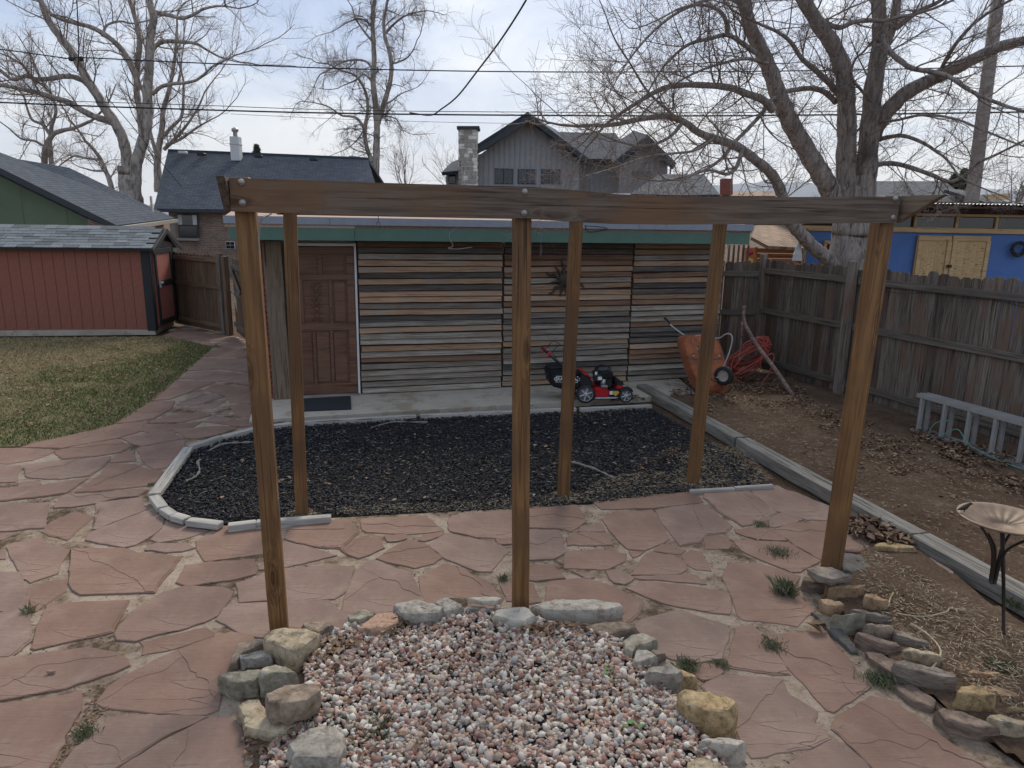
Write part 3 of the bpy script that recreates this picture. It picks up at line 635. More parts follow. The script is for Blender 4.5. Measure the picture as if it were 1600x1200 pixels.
# side beams with raked ends sticking out over the front
for (A,B_,sg,nose) in ((tops[0],tops[3],-1,.10),(tops[2],tops[5],1,.28)):
    a=A[0]+(A[1]-A[0])*(2.5/A[1].z); b=B_[0]+(B_[1]-B_[0])*(2.5/B_[1].z); a=Vector((a.x,a.y,0)); b=Vector((b.x,b.y,0))
    d=(b-a).normalized(); sd_=Vector((d.y,-d.x,0))*sg; a0=a+sd_*.075; Lb=(b-a).length+.25
    zt=(tp[0].z if sg<0 else tp[-1].z)+.004; zb=(bt[0].z if sg<0 else bt[-1].z)
    m=Matrix.Identity(4); m.col[0][:3]=d; m.col[1][:3]=Vector((0,0,1)).cross(d); m.col[2][:3]=(0,0,1); m.col[3][:3]=a0
    put('side_beam',prism([(-.09-nose,zt),(Lb+.12,zt),(Lb,zb),(-.06,zb)],M['trimboard'] if sg>0 else M['beam'],-.02,.02,.003),None,pg,m)
p0=tops[3][0]+(tops[3][1]-tops[3][0])*(2.5/tops[3][1].z); p1=tops[5][0]+(tops[5][1]-tops[5][0])*(2.5/tops[5][1].z)
p0.z=p1.z=2.5; dd=(p1-p0).normalized(); nn=Vector((dd.y,-dd.x,0))
board('rear_beam',p0-dd*.1-nn*.07,p1+dd*.1-nn*.07,.04,.17,M['beam'],pg)
cq=tops[0]
tag(tube('cable',smoothline([onbeam(423,334,-.06),onbeam(410,342,.02),onbeam(404,365,.03),onbeam(404,400,.02),onbeam(405,480,.02),onbeam(414,600,.02),onbeam(436,800,.02)],6),.006,M['gutter'],None,6),'thin grey cable looping from the left beam end down the post','cable')
hk=empty('hook',onbeam(591,342,.04),0,'small rusty eye hook hanging under the pergola beam above the carved door','hook'); hp=onbeam(591,338,.03)
tube('shank',[hp,hp-Vector((0,0,.03))],.002,M['rust'],hk,6); th=[hp-Vector((0,0,.04))+ux*.009*math.cos(q)+Vector((0,0,.011*math.sin(q))) for q in np.linspace(0,2*PI,12)]; tube('eye',th,.0025,M['rust'],hk,6)
# ================================================================ GARAGE
gz=0
gar=empty('garage',GW.pt(0,0),math.atan2(GW.a.y,GW.a.x),'low flat-roofed garage clad in mixed grey and tan horizontal slats under a green fascia','garage')
EZ=2.12                                   # under the fascia
def gb(name,s0,s1,z0,z1,o0,o1,m,lab=None,bev=.003,par=None):   # box in wall coordinates
    c=GW.pt((s0+s1)/2,(z0+z1)/2,(o0+o1)/2); mm=GW.M(); mm.col[3][:3]=c
    return put(name,box(abs(s1-s0),abs(o1-o0),abs(z1-z0),m,bev),None,par or gar,mm,lab)
sl_=GW.hit(408,500)[0]; 
gb('wall',sl_+.02,s_r-.02,-.05,EZ+.15,-.12,-6.0,M['brickmortar'])
# bricks of the corner, beside the weathered board
brickm=box(.2,.1,.062,M['brick'],.004)
for k in range(29):
    z=.06+k*.0725; off=.0 if k%2 else .1
    for s0 in (sl_-.03+off-.1,sl_+.11+off):
        if s0>sl_+.2: continue
        put('brick',brickm,None,gar,Matrix.Translation(GW.pt(s0+.05,z,-.05))@GW.M().to_3x3().to_4x4())
# pieces of the front
sD0=GW.hit(442,500)[0]; sD1=GW.hit(560,500)[0]; zD1=2.03
sT0=GW.hit(424,500)[0]; sT1=GW.hit(441,500)[0]
board('trim_board',GW.pt((sT0+sT1)/2+.02,.02,.06),GW.pt((sT0+sT1)/2-.01,2.1,.06),.04,sT1-sT0+.09,M['trimboard'],gar,up=GW.a)
# door
d0,d1=sD0+.06,sD1-.035
door=gb('door',d0,d1,.06,zD1,-.01,-.05,M['door'])
def dpanel(a,b,z0,z1,depth=.012,name='door_panel'):
    gb(name,a+.03,b-.03,z0+.03,z1-.03,.0,-.012,M['door'],bev=.008,par=door)
def dstile(a,b,z0,z1,o=.012): gb('stile',a,b,z0,z1,o,-.012,M['door'],bev=.004,par=door)
wD=d1-d0; cols=[d0,d0+.1,d0+.1+(wD-.2)/3,d0+.1+2*(wD-.2)/3,d1-.1,d1]
zr=[.06,.2,.24,.93,1.02,1.58,1.66,1.92,zD1]
def rail(z0,z1,o=.014): gb('rail',d0+.002,d1-.002,z0,z1,o,-.012,M['door'],bev=.004,par=door)
rail(.062,.2); rail(.93,1.02); rail(1.60,1.67,.013); rail(1.93,zD1-.002)
for a in (d0+.05,d1-.05): gb('stile',a-.048,a+.048,.2,1.93,.012,-.012,M['door'],par=door)
for q in range(3):
    a=cols[1]+q*(wD-.2)/3; b=a+(wD-.2)/3
    if q: gb('stile',a-.02,a+.02,.2,.93,.011,-.012,M['door'],par=door)
    dpanel(a,b,.2,.93)
ca,cb_=cols[1]+.11,cols[1]+.44                      # carved panel off centre, narrow panels beside it
for a in (ca-.02,cb_+.02): gb('stile',a-.02,a+.02,1.02,1.60,.011,-.012,M['door'],par=door)
dpanel(d0+.1,ca-.04,1.02,1.6); dpanel(cb_+.04,d1-.1,1.02,1.6)
for q in range(2):
    a=d0+.1+q*(wD-.2)/2; b=a+(wD-.2)/2; dpanel(a,b,1.67,1.93)
    if q: gb('stile',a-.03,a+.03,1.67,1.93,.011,-.012,M['door'],par=door)
cv=Tubes(); cc=(ca+cb_)/2
for zz in np.linspace(1.09,1.53,6):
    for sg in (-1,1):
        P=[]; 
        for q in np.linspace(0,4.6,16):
            rr=.045*(1-q/6.5); P.append(GW.pt(cc+sg*(.05+rr*math.cos(q+1.8)),zz+rr*math.sin(q+1.8)*.9,.002))
        cv.add(P,.0065,5)
P=[GW.pt(cc+.03*math.sin(q),1.31+.045*math.cos(q),.003) for q in np.linspace(0,2*PI,14)]; cv.add(P,.008,5)
put('carving',cv.mesh(M['door']),None,door)
# frame: white jamb strip on the right and head, threshold
gb('door_frame',d1+.004,d1+.032,.03,zD1+.05,.02,-.08,M['white']); gb('door_frame',sT1+.09,d1+.003,zD1+.01,zD1+.045,.02,-.08,M['white'])
gb('door_frame',sT1+.07,d0-.004,.03,zD1,.01,-.08,M['trimboard'])
gb('threshold',d0-.02,d1+.02,.03,.056,.07,-.08,M['timber'])
hb=lathe([(.0,.03),(.018,.028),(.024,.012),(.01,.0)],12,M['bronze'],True,False)
mm=GW.M(d0+.05,1.0,.02)@Matrix.Rotation(PI/2,4,'X'); put('door_knob',hb,None,door,mm)
# slats, three panels of lapped boards
edges=[(GW.hit(562,500)[0],GW.hit(784,500)[0]),(GW.hit(786,500)[0],GW.hit(983,500)[0]),(GW.hit(985,500)[0],s_r)]
gb('backing',edges[0][0]-.02,s_r-.03,.03,EZ+.05,-.02,-.11,M['darkbrown'])  # dark sheet in the gaps stands in for shadow lines below the slats
tone0="rdgttdtdttgtdgtgltgrglgggg"; nrow=25
def slatmesh(L_):
    k=('slat',round(L_,2))
    if k not in CACHE:
        bm=bmesh.new(); prof=[(.0,0),(.040,.004),(.014,.071),(0,.071)]; n=9; rings=[]
        for i in range(n):
            x=L_*(i/(n-1)-.5); j=[random.uniform(-.0025,.0025) for _ in range(2)]
            rings.append([bm.verts.new((x,-a-(j[0] if q==1 else 0),b+(j[1] if q<2 else 0))) for q,(a,b) in enumerate(prof)])
        for a,b in zip(rings,rings[1:]):
            for i in range(4): bm.faces.new((a[i],a[(i+1)%4],b[(i+1)%4],b[i]))
        bm.faces.new(rings[0]); bm.faces.new(rings[-1]); CACHE[k]=bm
    me=bpy.data.meshes.new('slat'); b2=CACHE[k].copy(); bmesh.ops.recalc_face_normals(b2,faces=b2.faces[:]); b2.to_mesh(me); b2.free(); return me
slm={}
for pi,(a,b) in enumerate(edges):
    for k in range(nrow):
        z=.045+k*(EZ-.05)/nrow+random.uniform(-.005,.005); fr_=k/nrow; u_=random.random()
        if pi==0: ch={'d':'slat_dark','g':'slat_grey','t':'slat_tan','r':'slat_red','l':'slat_grey'}[tone0[nrow-1-k]]
        else:
            pt_=(.12,.26,.4,.5)[min(3,int(fr_*4))]; pr=.06 if fr_<.4 else .2
            ch='slat_tan' if u_<pt_ else ('slat_red' if u_<pt_+pr else ('slat_dark' if u_<pt_+pr+.22 else 'slat_grey'))
        L_=(b-a)-random.choice([.0,.004,.01,.02]); key=(pi,ch,round(L_,2),k%3)
        if key not in slm: me=slatmesh(L_); me.materials.append(M[ch]); slm[key]=me
        tl=random.uniform(-.004,.004)/ (b-a); m=GW.M((a+b)/2+random.uniform(-.006,.006),z,-.015+random.uniform(0,.006)); 
        m=m@Matrix.Rotation(random.gauss(0,.006)-(.006*(pi==2)),4,'Y')@Matrix.Rotation(random.gauss(0,.02),4,'X')
        put('slat',slm[key],None,gar,m)
# fascia, drip edge, roof
of=.42
sF0=GW.hit(356,365,of)[0]; sF1=GW.hit(1172,370,of)[0]
gb('soffit',sF0+.03,sF1-.03,EZ+.06,EZ+.09,of-.03,-.12,M['darkbrown'])
mid=GW.hit(554,360,of)[0]
gb('fascia_board',sF0+.01,mid,EZ+.0,EZ+.19,of,of-.025,M['green']); gb('fascia_board',mid+.003,sF1,EZ+.0,EZ+.19,of,of-.025,M['green'])
for a,b in ((sF0-.04,mid-.3),(mid-.297,GW.hit(998,350,of)[0]),(GW.hit(998,350,of)[0]+.003,sF1+.03)): gb('drip_edge',a,b,EZ+.192,EZ+.285,of+.03,of-.01,M['metal_edge'],bev=.002)
rv=[]
for s,o,z in ((sF0-.03,of+.0,EZ+.275),(sF1+.02,of+.0,EZ+.275),(sF1+.02,-6.3,EZ+.72),(sF0-.03,-6.3,EZ+.72)):
    rv.append(GW.pt(s,z,o))
rv+= [v-Vector((0,0,.12)) for v in rv]
put('roof',mesh('roof',rv,[(0,1,2,3),(7,6,5,4),(0,4,5,1),(1,5,6,2),(2,6,7,3),(3,7,4,0)],M['roof_tan']),None,gar)
sh=GW.hit(1146,395)[0]
# hanging cable under the fascia
def gp(u,v,o=of+.01): s,z=GW.hit(u,v,o); return GW.pt(s,z,o)
tag(tube('cable',smoothline([gp(741,344),gp(722,352),gp(705,362),gp(702,372),gp(708,384),gp(700,388),gp(716,389),gp(738,386)],5),.004,M['steel'],None,5),'thin twisted cable tied below the green fascia left of the middle post','cable')
tag(tube('cable',smoothline([gp(914,352,of+.035),gp(919,362,of+.035),gp(935,361,of+.035),gp(949,357,of+.035),gp(932,354,of+.035),gp(914,353,of+.035)],5),.005,M['wire'],None,5),'loop of dark cable clipped to the drip edge right of the second rear post','cable')
# ---- door mat
mt=[g(u,v,.034) for u,v in P_("474,624 548,620 549,640 474,643")]
tag(put('doormat',slab([p[:2] for p in mt],.032,.047,M['mat'])),'black rubber doormat on the concrete before the carved wooden door','doormat')
# ---- metal sun on the slats
sc_=GW.hit(884,437,.05); sun_=empty('sun_plaque',GW.pt(sc_[0],sc_[1],.05),0,'brown cast metal sun face with wavy rays hung on the slatted wall','wall ornament')
fm=GW.M(sc_[0],sc_[1],.03)@Matrix.Rotation(PI/2,4,'X'); 
put('face',lathe([(.0,.05),(.05,.044),(.10,.025),(.12,.0)],24,M['sunmetal'],True,False),None,sun_,fm)
fx=Tubes()
fx.add([GW.pt(sc_[0],sc_[1]+.03,.075),GW.pt(sc_[0],sc_[1]-.01,.088)],[.006,.012],6)
for sg in (-1,1): fx.add([GW.pt(sc_[0]+sg*.02,sc_[1]+.03,.072),GW.pt(sc_[0]+sg*.045,sc_[1]+.03,.066)],.008,6,True)
fx.add([GW.pt(sc_[0]+q*.03,sc_[1]-.04-.012*(1-q*q),.07) for q in (-1,-.5,0,.5,1)],.006,6,True); put('features',fx.mesh(M['sunmetal']),None,sun_)
for k in range(12):
    a=k*PI/6+.2; P=[]; rl=.31 if k%2 else .25
    for q in np.linspace(.09,rl,12):
        wv=math.sin((q-.09)*48)*(.018 if k%2 else .003); P.append(GW.pt(sc_[0]+q*math.cos(a)-wv*math.sin(a),sc_[1]+q*math.sin(a)+wv*math.cos(a),.04))
    tube('ray',P,np.linspace(.024,.010,12),M['sunmetal'],sun_,6)
# ================================================================ EDGING
be=empty('bed_edging',g(400,665),0,'low whitewashed board border around the black mulch bed','edging')
def edge_run(pts,w_=.09,h_=.07,m=None,zt=.055):
    for (a,b) in zip(pts,pts[1:]):
        A=g(*a,zt); B=g(*b,zt); A.z=B.z=zt-h_/2+random.uniform(-.004,.004); board('edging_board',A,A+(B-A)*.994,w_,h_,m or M['whiteboard'],be,bev=.006)
edge_run(P_("1018,632 905,637"),.06); edge_run(P_("900,637 655,648"),.06); edge_run(P_("650,648 458,659"),.06); edge_run(P_("455,660 400,667 345,681 296,697"),.075)
edge_run(P_("294,698 240,771"),.10,.05); edge_run(P_("241,774 254,792"),.09,.05); edge_run(P_("256,793 271,803 292,809"),.085,.05); edge_run(P_("294,811 345,817"),.085,.05); edge_run(P_("356,819 400,814 518,805"),.07); edge_run(P_("1078,765 1148,761 1208,757"),.05,.045,None,.03)
def timber(a,b,w_,h_,lab):
    A=g(*a,h_);B=g(*b,h_); e=empty('landscape_timber',A,0,lab,'timber'); A.z=B.z=h_/2-.02
    n=max(2,int((B-A).length/.25)); bm=bmesh.new(); fr=frame(A,B); rings=[]; L_=(B-A).length
    for i in range(n+1):
        x=L_*(i/n-.5); j=lambda s: random.uniform(-s,s)
        q=w_/2; hh=h_/2+.02; rings.append([bm.verts.new((x,y+j(.003),z+j(.004))) for y,z in ((-q,-hh),(-q,hh-.012),(-q+.015,hh),(-.01,hh+.001),(.002,hh-.008),(.014,hh+.001),(q-.015,hh),(q,hh-.012),(q,-hh))])
    for a_,b_ in zip(rings,rings[1:]):
        for i in range(9): bm.faces.new((a_[i],a_[(i+1)%9],b_[(i+1)%9],b_[i]))
    bm.faces.new(rings[0]); bm.faces.new(rings[-1]); put('beam',bmmesh(bm,M['timber']),None,e,fr)
timber((1003,600),(1158,682),.17,.085,'far grey landscape timber running from the mower to the rear right post')
timber((1161,684),(1436,832),.17,.09,'long grey landscape timber crossing behind the front right post')
timber((1440,834),(1680,965),.18,.09,'split grey landscape timber nearest the bird bath')
# ================================================================ FENCES
FW=Wall(g(1178,574)[:2],g(1600,702)[:2])
fdir=-FW.a
fe=empty('wooden_fence',FW.pt(0,0),math.atan2(FW.a.y,FW.a.x),'weathered grey picket privacy fence with three rails along the right of the yard','fence')
def picket_mesh(h,w_,m,dog=.03):
    k=('pk',round(h,2),round(w_,3),m.name)
    if k not in CACHE:
        bm=bmesh.new(); pts=[(0,-w_/2),(h-dog,-w_/2),(h,-w_/2+dog),(h,w_/2-dog),(h-dog,w_/2),(0,w_/2)]
        v=[bm.verts.new((x,y,-.009)) for x,y in pts]; f=bm.faces.new(v); r=bmesh.ops.extrude_face_region(bm,geom=[f]); bmesh.ops.translate(bm,vec=(0,0,.018),verts=[e for e in r['geom'] if isinstance(e,bmesh.types.BMVert)])
        CACHE[k]=bmmesh(bm,m)
    return CACHE[k]
def picket(wall,s,h,w_,m,par,off,lean=0,z0=0):
    x=Vector((lean*wall.a.x,lean*wall.a.y,1)).normalized(); z=wall.n; y=z.cross(x).normalized(); mm=Matrix.Identity(4)
    mm.col[0][:3]=x;mm.col[1][:3]=y;mm.col[2][:3]=z;mm.col[3][:3]=wall.pt(s,z0,off); put('picket',picket_mesh(h,w_,m),None,par,mm)
s=.08
while s<FW.len+2.6:
    w_=random.choice([.135,.14,.14,.145]); h=random.choice([1.80,1.82,1.83,1.84,1.86]); picket(FW,s,h,w_,M['fence'],fe,-.03+random.uniform(-.003,.003),random.gauss(0,.004),.01); s+=w_+random.choice([.001,.002,.003,.005])
sp=FW.hit(1314,628)[0]
for z in (1.66,1.0,.17):
    for a,b in ((.02,sp-.02),(sp+.05,sp+2.6),(sp+2.6,FW.len+2.6)):
        board('rail',FW.pt(a,z,.0),FW.pt(b,z,.0),.04,.09,M['rail'],fe)
for sq,hh,o,wd in ((.0,1.93,.0,.1),(sp,1.93,.075,.11),(sp+2.5,1.80,-.1,.1),(FW.len+1.6,1.8,-.1,.1)):
    board('fence_post',FW.pt(sq,-.02,o),FW.pt(sq-.015,hh,o),wd,wd,M['fence'],fe,up=FW.n,bev=.006)
wr=Tubes(); wr.add(smoothline([FW.pt(q,1.6-.02*math.sin(q*3)-(.03 if int(q*2)%2 else 0),.03) for q in np.arange(.1,FW.len+2,.45)],4),.0035,5); 
tag(put('cable',wr.mesh(M['wire'])),'thin dark wire strung just below the top rail of the grey fence','cable')
# short return panel between garage and corner
gR=GW.pt(s_r,0,-1.0); FW2=Wall((gR.x-.1,gR.y),(FW.pt(0,0)[0],FW.pt(0,0)[1]))
f2=empty('wooden_fence',FW2.pt(0,0),0,'short grey fence section closing the corner behind the wheelbarrow','fence')
s=.05
while s<FW2.len-.04: picket(FW2,s,1.80+random.uniform(-.02,.02),.14,M['fence'],f2,-.03,random.gauss(0,.004),.01); s+=.146
for z in (1.6,.95,.17): board('rail',FW2.pt(0,z),FW2.pt(FW2.len-.06,z),.04,.09,M['rail'],f2)
# left brown fence and gate
LW=Wall(g(272,505)[:2],g(363,523)[:2])
f3=empty('wooden_fence',LW.pt(0,0),0,'brown board fence between the red shed and the gate','fence')
s=.07
while s<LW.len-.05: picket(LW,s,1.60+.0*s+random.uniform(-.015,.015),.14,M['fence_brown'],f3,-.03,0,0); s+=.145
for z in (1.5,.95,.14): board('rail',LW.pt(0,z),LW.pt(LW.len-.1,z),.04,.09,M['fence_brown'],f3)
board('fence_post',LW.pt(LW.len-.2,0,.04),LW.pt(LW.len-.2,1.66,.04),.1,.1,M['rail'],f3,up=LW.n); board('fence_post',LW.pt(LW.len-.02,0,.04),LW.pt(LW.len-.02,1.6,.04),.12,.1,M['fence_brown'],f3,up=LW.n)
GT=Wall(g(368,524)[:2],(GW.pt(sl_,0,-2.2)[0],GW.pt(sl_,0,-2.2)[1]))
gt=empty('gate',GT.pt(0,0),0,'brown board gate with a diagonal brace behind the left front post','gate')
s=.1
while s<min(GT.len,1.15): picket(GT,s,1.5,.14,M['fence_brown'],gt,-.03,0,.08); s+=.145
for z in (1.42,.9,.25): board('rail',GT.pt(0.03,z),GT.pt(1.15,z),.04,.09,M['rail'],gt)
board('brace',GT.pt(.08,1.36,.03),GT.pt(1.1,.95,.03),.03,.09,M['rail'],gt); board('latch',GT.pt(-.06,.9,.05),GT.pt(.1,.9,.05),.02,.04,M['black'],gt)
st=g(382,527); tag(board('stick',Vector((st.x,st.y,.0)),Vector((st.x-.16,st.y-.0,.95)),.04,.05,M['whiteboard'],None),'pale narrow board leaning against the brown gate','board')
# ================================================================ RED SHED
RS=Wall(g(-250,526)[:2],g(243,521)[:2]); RN=Wall(g(244,521)[:2],(RS.pt(RS.len,0)[0]+.0,0)[:2]) if 0 else None
rs=empty('garden_shed',RS.pt(RS.len,0),math.atan2(RS.a.y,RS.a.x),'small red grooved-board shed with black trim and grey green shingle roof','shed')
cr=RS.pt(RS.len,0); back=g(279,506); dirb=(back-cr); dirb.z=0
GE=Wall(cr[:2],(cr+dirb)[:2]); gl=GE.len
eh=RS.hit(200,387)[1]; zr_=RS.hit(120,353,-gl/2)[1]-.02
def wb(Wl,name,s0,s1,z0,z1,o0,o1,m,par,bev=.003,lab=None):
    c=Wl.pt((s0+s1)/2,(z0+z1)/2,(o0+o1)/2); mm=Wl.M(); mm.col[3][:3]=c
    return put(name,box(abs(s1-s0),abs(o1-o0),abs(z1-z0),m,bev),None,par,mm,lab)
wb(RS,'base',0,RS.len,-.03,.08,.0,-gl,M['concrete'],rs)
n_=0; s=RS.len-.14
pw=.203
while s>0.3: wb(RS,'panel',s-pw+.005,s,.09,eh+.03,.0,-.03,M['shed_red'],rs,.004); s-=pw
wb(RS,'backing',.0,RS.len-.02,.09,eh,-.032,-.06,M['shed_trim'],rs)
wb(RS,'corner_trim',RS.len-.14,RS.len+.02,.06,eh+.02,.02,-.02,M['shed_trim'],rs)
# gable end
ap=(gl/2,zr_); rv=[(0,.09),(gl,.09),(gl,eh),(ap[0],ap[1]-.06),(0,eh)]
mm=GE.M(0,0,0)@Matrix.Translation((0,.03,0)); put('wall',prism(rv,M['shed_door'],-.02,.02),None,rs,mm)
wb(GE,'corner_trim',.0,.1,.06,eh,.03,-.01,M['shed_trim'],rs); wb(GE,'corner_trim',gl-.1,gl,.06,eh,.03,-.01,M['shed_trim'],rs); 
sdoor=wb(GE,'door',.2,gl-.2,.14,eh-.03,.035,-.005,M['shed_door'],rs)
for a,b,z0,z1 in ((.2,.29,.14,eh-.03),(gl-.29,gl-.2,.14,eh-.03),(.29,gl-.29,.14,.24),(.29,gl-.29,eh-.13,eh-.03),(.29,gl-.29,.94,1.05)): wb(GE,'door_trim',a,b,z0,z1,.06,.03,M['shed_trim'],sdoor)
wb(GE,'header',.1,gl-.1,eh-.02,eh+.1,.05,.0,M['shed_trim'],rs); wb(GE,'vent',ap[0]-.07,ap[0]+.07,eh+.16,eh+.28,.05,.01,M['label'],rs)
wb(GE,'handle',.30,.34,.92,1.04,.09,.06,M['silver'],sdoor); wb(GE,'handle',.30,.42,1.0,1.03,.11,.09,M['silver'],sdoor)
# roof of shingle courses
ov=.16; ridge=RS.pt(0,zr_,-gl/2); eave=RS.pt(0,eh-.01,ov)
sl2=(RS.pt(0,zr_,-gl/2)-RS.pt(0,eh-.01,ov)); Ls=sl2.length; slu=sl2.normalized()
def roofslab(name,Wl,s0,s1,lo,hi,m,par,th=.05,uvs=None):
    A=[Wl.pt(s0,lo[1],lo[0]),Wl.pt(s1,lo[1],lo[0]),Wl.pt(s1,hi[1],hi[0]),Wl.pt(s0,hi[1],hi[0])]; B=[v-Vector((0,0,th)) for v in A]
    me=mesh(name,A+B,[(0,1,2,3),(7,6,5,4),(0,4,5,1),(1,5,6,2),(2,6,7,3),(3,7,4,0)],m)
    uv=me.uv_layers.new(name='UVMap'); Lh=(A[3]-A[0]).length; Lw=(A[1]-A[0]).length
    for li,c in zip(range(4),((0,0),(Lw,0),(Lw,Lh),(0,Lh))): uv.data[li].uv=c
    return put(name,me,None,par)
roofslab('roof',RS,-.1,RS.len+.16,(ov,eh+.005),(-gl/2,zr_),M['shed_trim'],rs,.06); roofslab('roof',RS,-.1,RS.len+.16,(-gl-ov,eh+.005),(-gl/2,zr_),M['shed_trim'],rs,.06)
tab=box(.30,.17,.012,M['shingle'],.002); nr_=8; ex=Ls/nr_
for k in range(nr_):
    s=RS.len+.14-(.15 if k%2 else 0); first=True
    while s>-.1:
        w2=random.choice([.30,.30,.22,.3]); 
        key=box(w2-.006,.18,.011+random.choice([0,.006]),M['shingle'],.002)
        c=RS.pt(s-w2/2,0,0); base=eave+slu*(ex*(k+.5)+random.uniform(-.006,.006)); c=Vector((c.x,c.y,0))+Vector((base.x-RS.pt(0,0,0).x,base.y-RS.pt(0,0,0).y,base.z+.018))
        mm=Matrix.Identity(4); x=RS.a; z=x.cross(slu); mm.col[0][:3]=x; mm.col[1][:3]=slu; mm.col[2][:3]=z; mm.col[3][:3]=c; mm=mm@Matrix.Rotation(-.05,4,'X')
        put('shingle',key,None,rs,mm); s-=w2
for sg in (0,1):   # rake boards
    a=GE.pt(-.16 if sg==0 else gl+.16,eh-.07,.16); b=GE.pt(gl/2,zr_-.05,.16); board('rake_board',a,b,.025,.1,M['shed_trim'],rs)
# ================================================================ NEIGHBOUR BUILDINGS
def quad(name,pts,m,par,th=.12,uvscale=True,flip=False):
    """thick panel from 3-D corner points, uv in metres"""
    P=[Vector(p) for p in pts]; nrm=(P[1]-P[0]).cross(P[2]-P[0]).normalized()
    if nrm.dot(Vector((0,0,H))-P[0])<0 : nrm=-nrm
    B=[p-nrm*th for p in P]; n=len(P); fs=[tuple(range(n)),tuple(range(2*n-1,n-1,-1))]+[(i,i+n,(i+1)%n+n,(i+1)%n) for i in range(n)]
    me=mesh(name,P+B,fs,m); uv=me.uv_layers.new(name='UVMap'); ex_=(P[1]-P[0]).normalized(); ey=nrm.cross(ex_)
    for li,lp in enumerate(me.loops): d=me.vertices[lp.vertex_index].co-P[0]; uv.data[li].uv=(d.dot(ex_),d.dot(ey))
    bm=bmesh.new(); bm.from_mesh(me); bmesh.ops.recalc_face_normals(bm,faces=bm.faces[:]); bm.to_mesh(me); bm.free()
    return put(name,me,None,par)
def A_(Y,*uvs): return [at(u,v,Y) for u,v in uvs]
def down(p,z=-.06): return Vector((p.x,p.y,z))
# green gabled garage, left
b1=empty('neighbour_garage',at(182,352,20)-Vector((0,0,2.1)),0,'sage green gabled outbuilding with a charcoal shingle roof behind the red shed','outbuilding')
e0=at(183,352,20); e1=at(273,341,27); r0=at(-160,175,20); r1=at(112,262,29); r0b=at(0,262,20); 
rr0=e0+(r0b-e0)*(2.1)
quad('roof',[e0,e1,at(108,262,29),at(-230,205,24),rr0],M['roof_dark'],b1,.12)
wv=[e0+Vector((-.35,.35,-.12)),rr0+Vector((0,.35,-.2)),down(rr0+Vector((0,.35,0))),down(e0+Vector((-.35,.35,0)))]
quad('wall',wv,M['sage'],b1,.2)
for q in range(1,9):
    x0=e0.x-.35-q*1.22; p=Vector((x0,e0.y+.34,0)); zt=e0.z+(rr0.z-e0.z)*(e0.x-x0)/(e0.x-rr0.x)-.25
    board('seam_batten',(x0,e0.y+.345,.2),(x0,e0.y+.345,zt),.02,.01,M['sage'],b1)
quad('brick_wall',A_(20.3,(137,338),(179,354),(179,356),(137,357)),M['brick_far'],b1,.1)
quad('brick_wall',[e0+Vector((-.3,.3,-.15)),e1+Vector((-.4,0,-.15)),down(e1+Vector((-.4,0,0))),down(e0+Vector((-.3,.3,0)))],M['brick_far'],b1,.2)
board('gutter',e0+Vector((.05,0,-.09)),e1+Vector((.05,0,-.09)),.12,.12,M['gutter'],b1); board('rake_board',e0+Vector((0,-.02,-.08)),rr0+Vector((0,-.02,-.08)),.04,.16,M['grey_trim'],b1)
vp=at(238,331,24); tube('vent_pipe',[vp,vp+Vector((0,0,.5))],.04,M['gutter'],b1)
# brick house
Yb=31; b2=empty('brick_house',down(at(262,390,Yb)),0,'brown brick house with a steep charcoal shingle roof and white chimney flue','house')
E0=at(240,326,Yb);E1=at(700,331,Yb+2);R0=at(262,237,Yb+4.5);R1=at(575,250,Yb+6); E1=at(600,330,Yb+1.5)
quad('roof',[E0,E1,R1,R0],M['roof_dark'],b2,.15)
quad('roof',[R0,R1,R1+Vector((1,5,-2.7)),R0+Vector((-1,5,-2.7))],M['roof_dark'],b2,.15)
W0=E0+Vector((.6,.5,-.05));W1=E1+Vector((-.5,.5,-.05)); quad('wall',[down(W0),down(W1),W1,W0],M['brick_far'],b2,.3)
quad('wall',[down(W0),W0,R0+Vector((.4,0,-.3)),W0+Vector((.4,8.5,0)),down(W0+Vector((.4,8.5,0)))],M['brick_far'],b2,.2)
board('gutter',E0+Vector((0,-.05,-.08)),E1+Vector((0,-.05,-.08)),.12,.12,M['grey_trim'],b2)
def window(Y,x0,y0,x1,y1,par,fm,curtain=False,nx=1,ny=1,name='window'):
    a=at(x0,y0,Y); b=at(x1,y1,Y); b.x=at(x1,y0,Y).x; cx=(a.x+b.x)/2; cz=(a.z+b.z)/2; w_=b.x-a.x; h_=a.z-b.z
    f=put(name,prism([(-w_/2,-h_/2),(w_/2,-h_/2),(w_/2,h_/2),(-w_/2,h_/2)],fm,0,.05),None,par,Matrix.Translation((cx,Y-.04,cz)))
    t_=min(w_,h_)*.07
    pw_=(w_-t_*(nx+1))/nx; ph=(h_-t_*(ny+1))/ny
    for i in range(nx):
        for j in range(ny):
            put('pane',box(pw_,.02,ph,M['glass'],0),None,f,Matrix.Translation((cx-w_/2+t_+pw_/2+i*(pw_+t_),Y-.052,cz-h_/2+t_+ph/2+j*(ph+t_))))
    if curtain:
        for sg in (-1,1): put('curtain',box(w_*.2,.01,h_*.42,M['curtain'],0),None,f,Matrix.Translation((cx+sg*w_*.36,Y-.068,cz+h_*.25)))
    return f
Yw=W0.y-.0
wf=window(Yw,277,334,309,371,b2,M['grey_trim'],True,1,2); 
p=at(293,374,Yw); put('sill',box(1.05,.14,.1,M['brick_far'],0),None,b2,Matrix.Translation((p.x,p.y-.05,p.z)))
window(Yw,353,377,367,389,b2,M['white'],False,2,2)
ch=at(372,240,Yb+4.8); cm=empty('x',(0,0)) if 0 else None
put('chimney',box(.42,.42,1.1,M['white'],.01),None,b2,Matrix.Translation((ch.x,ch.y-.2,ch.z+.2)))
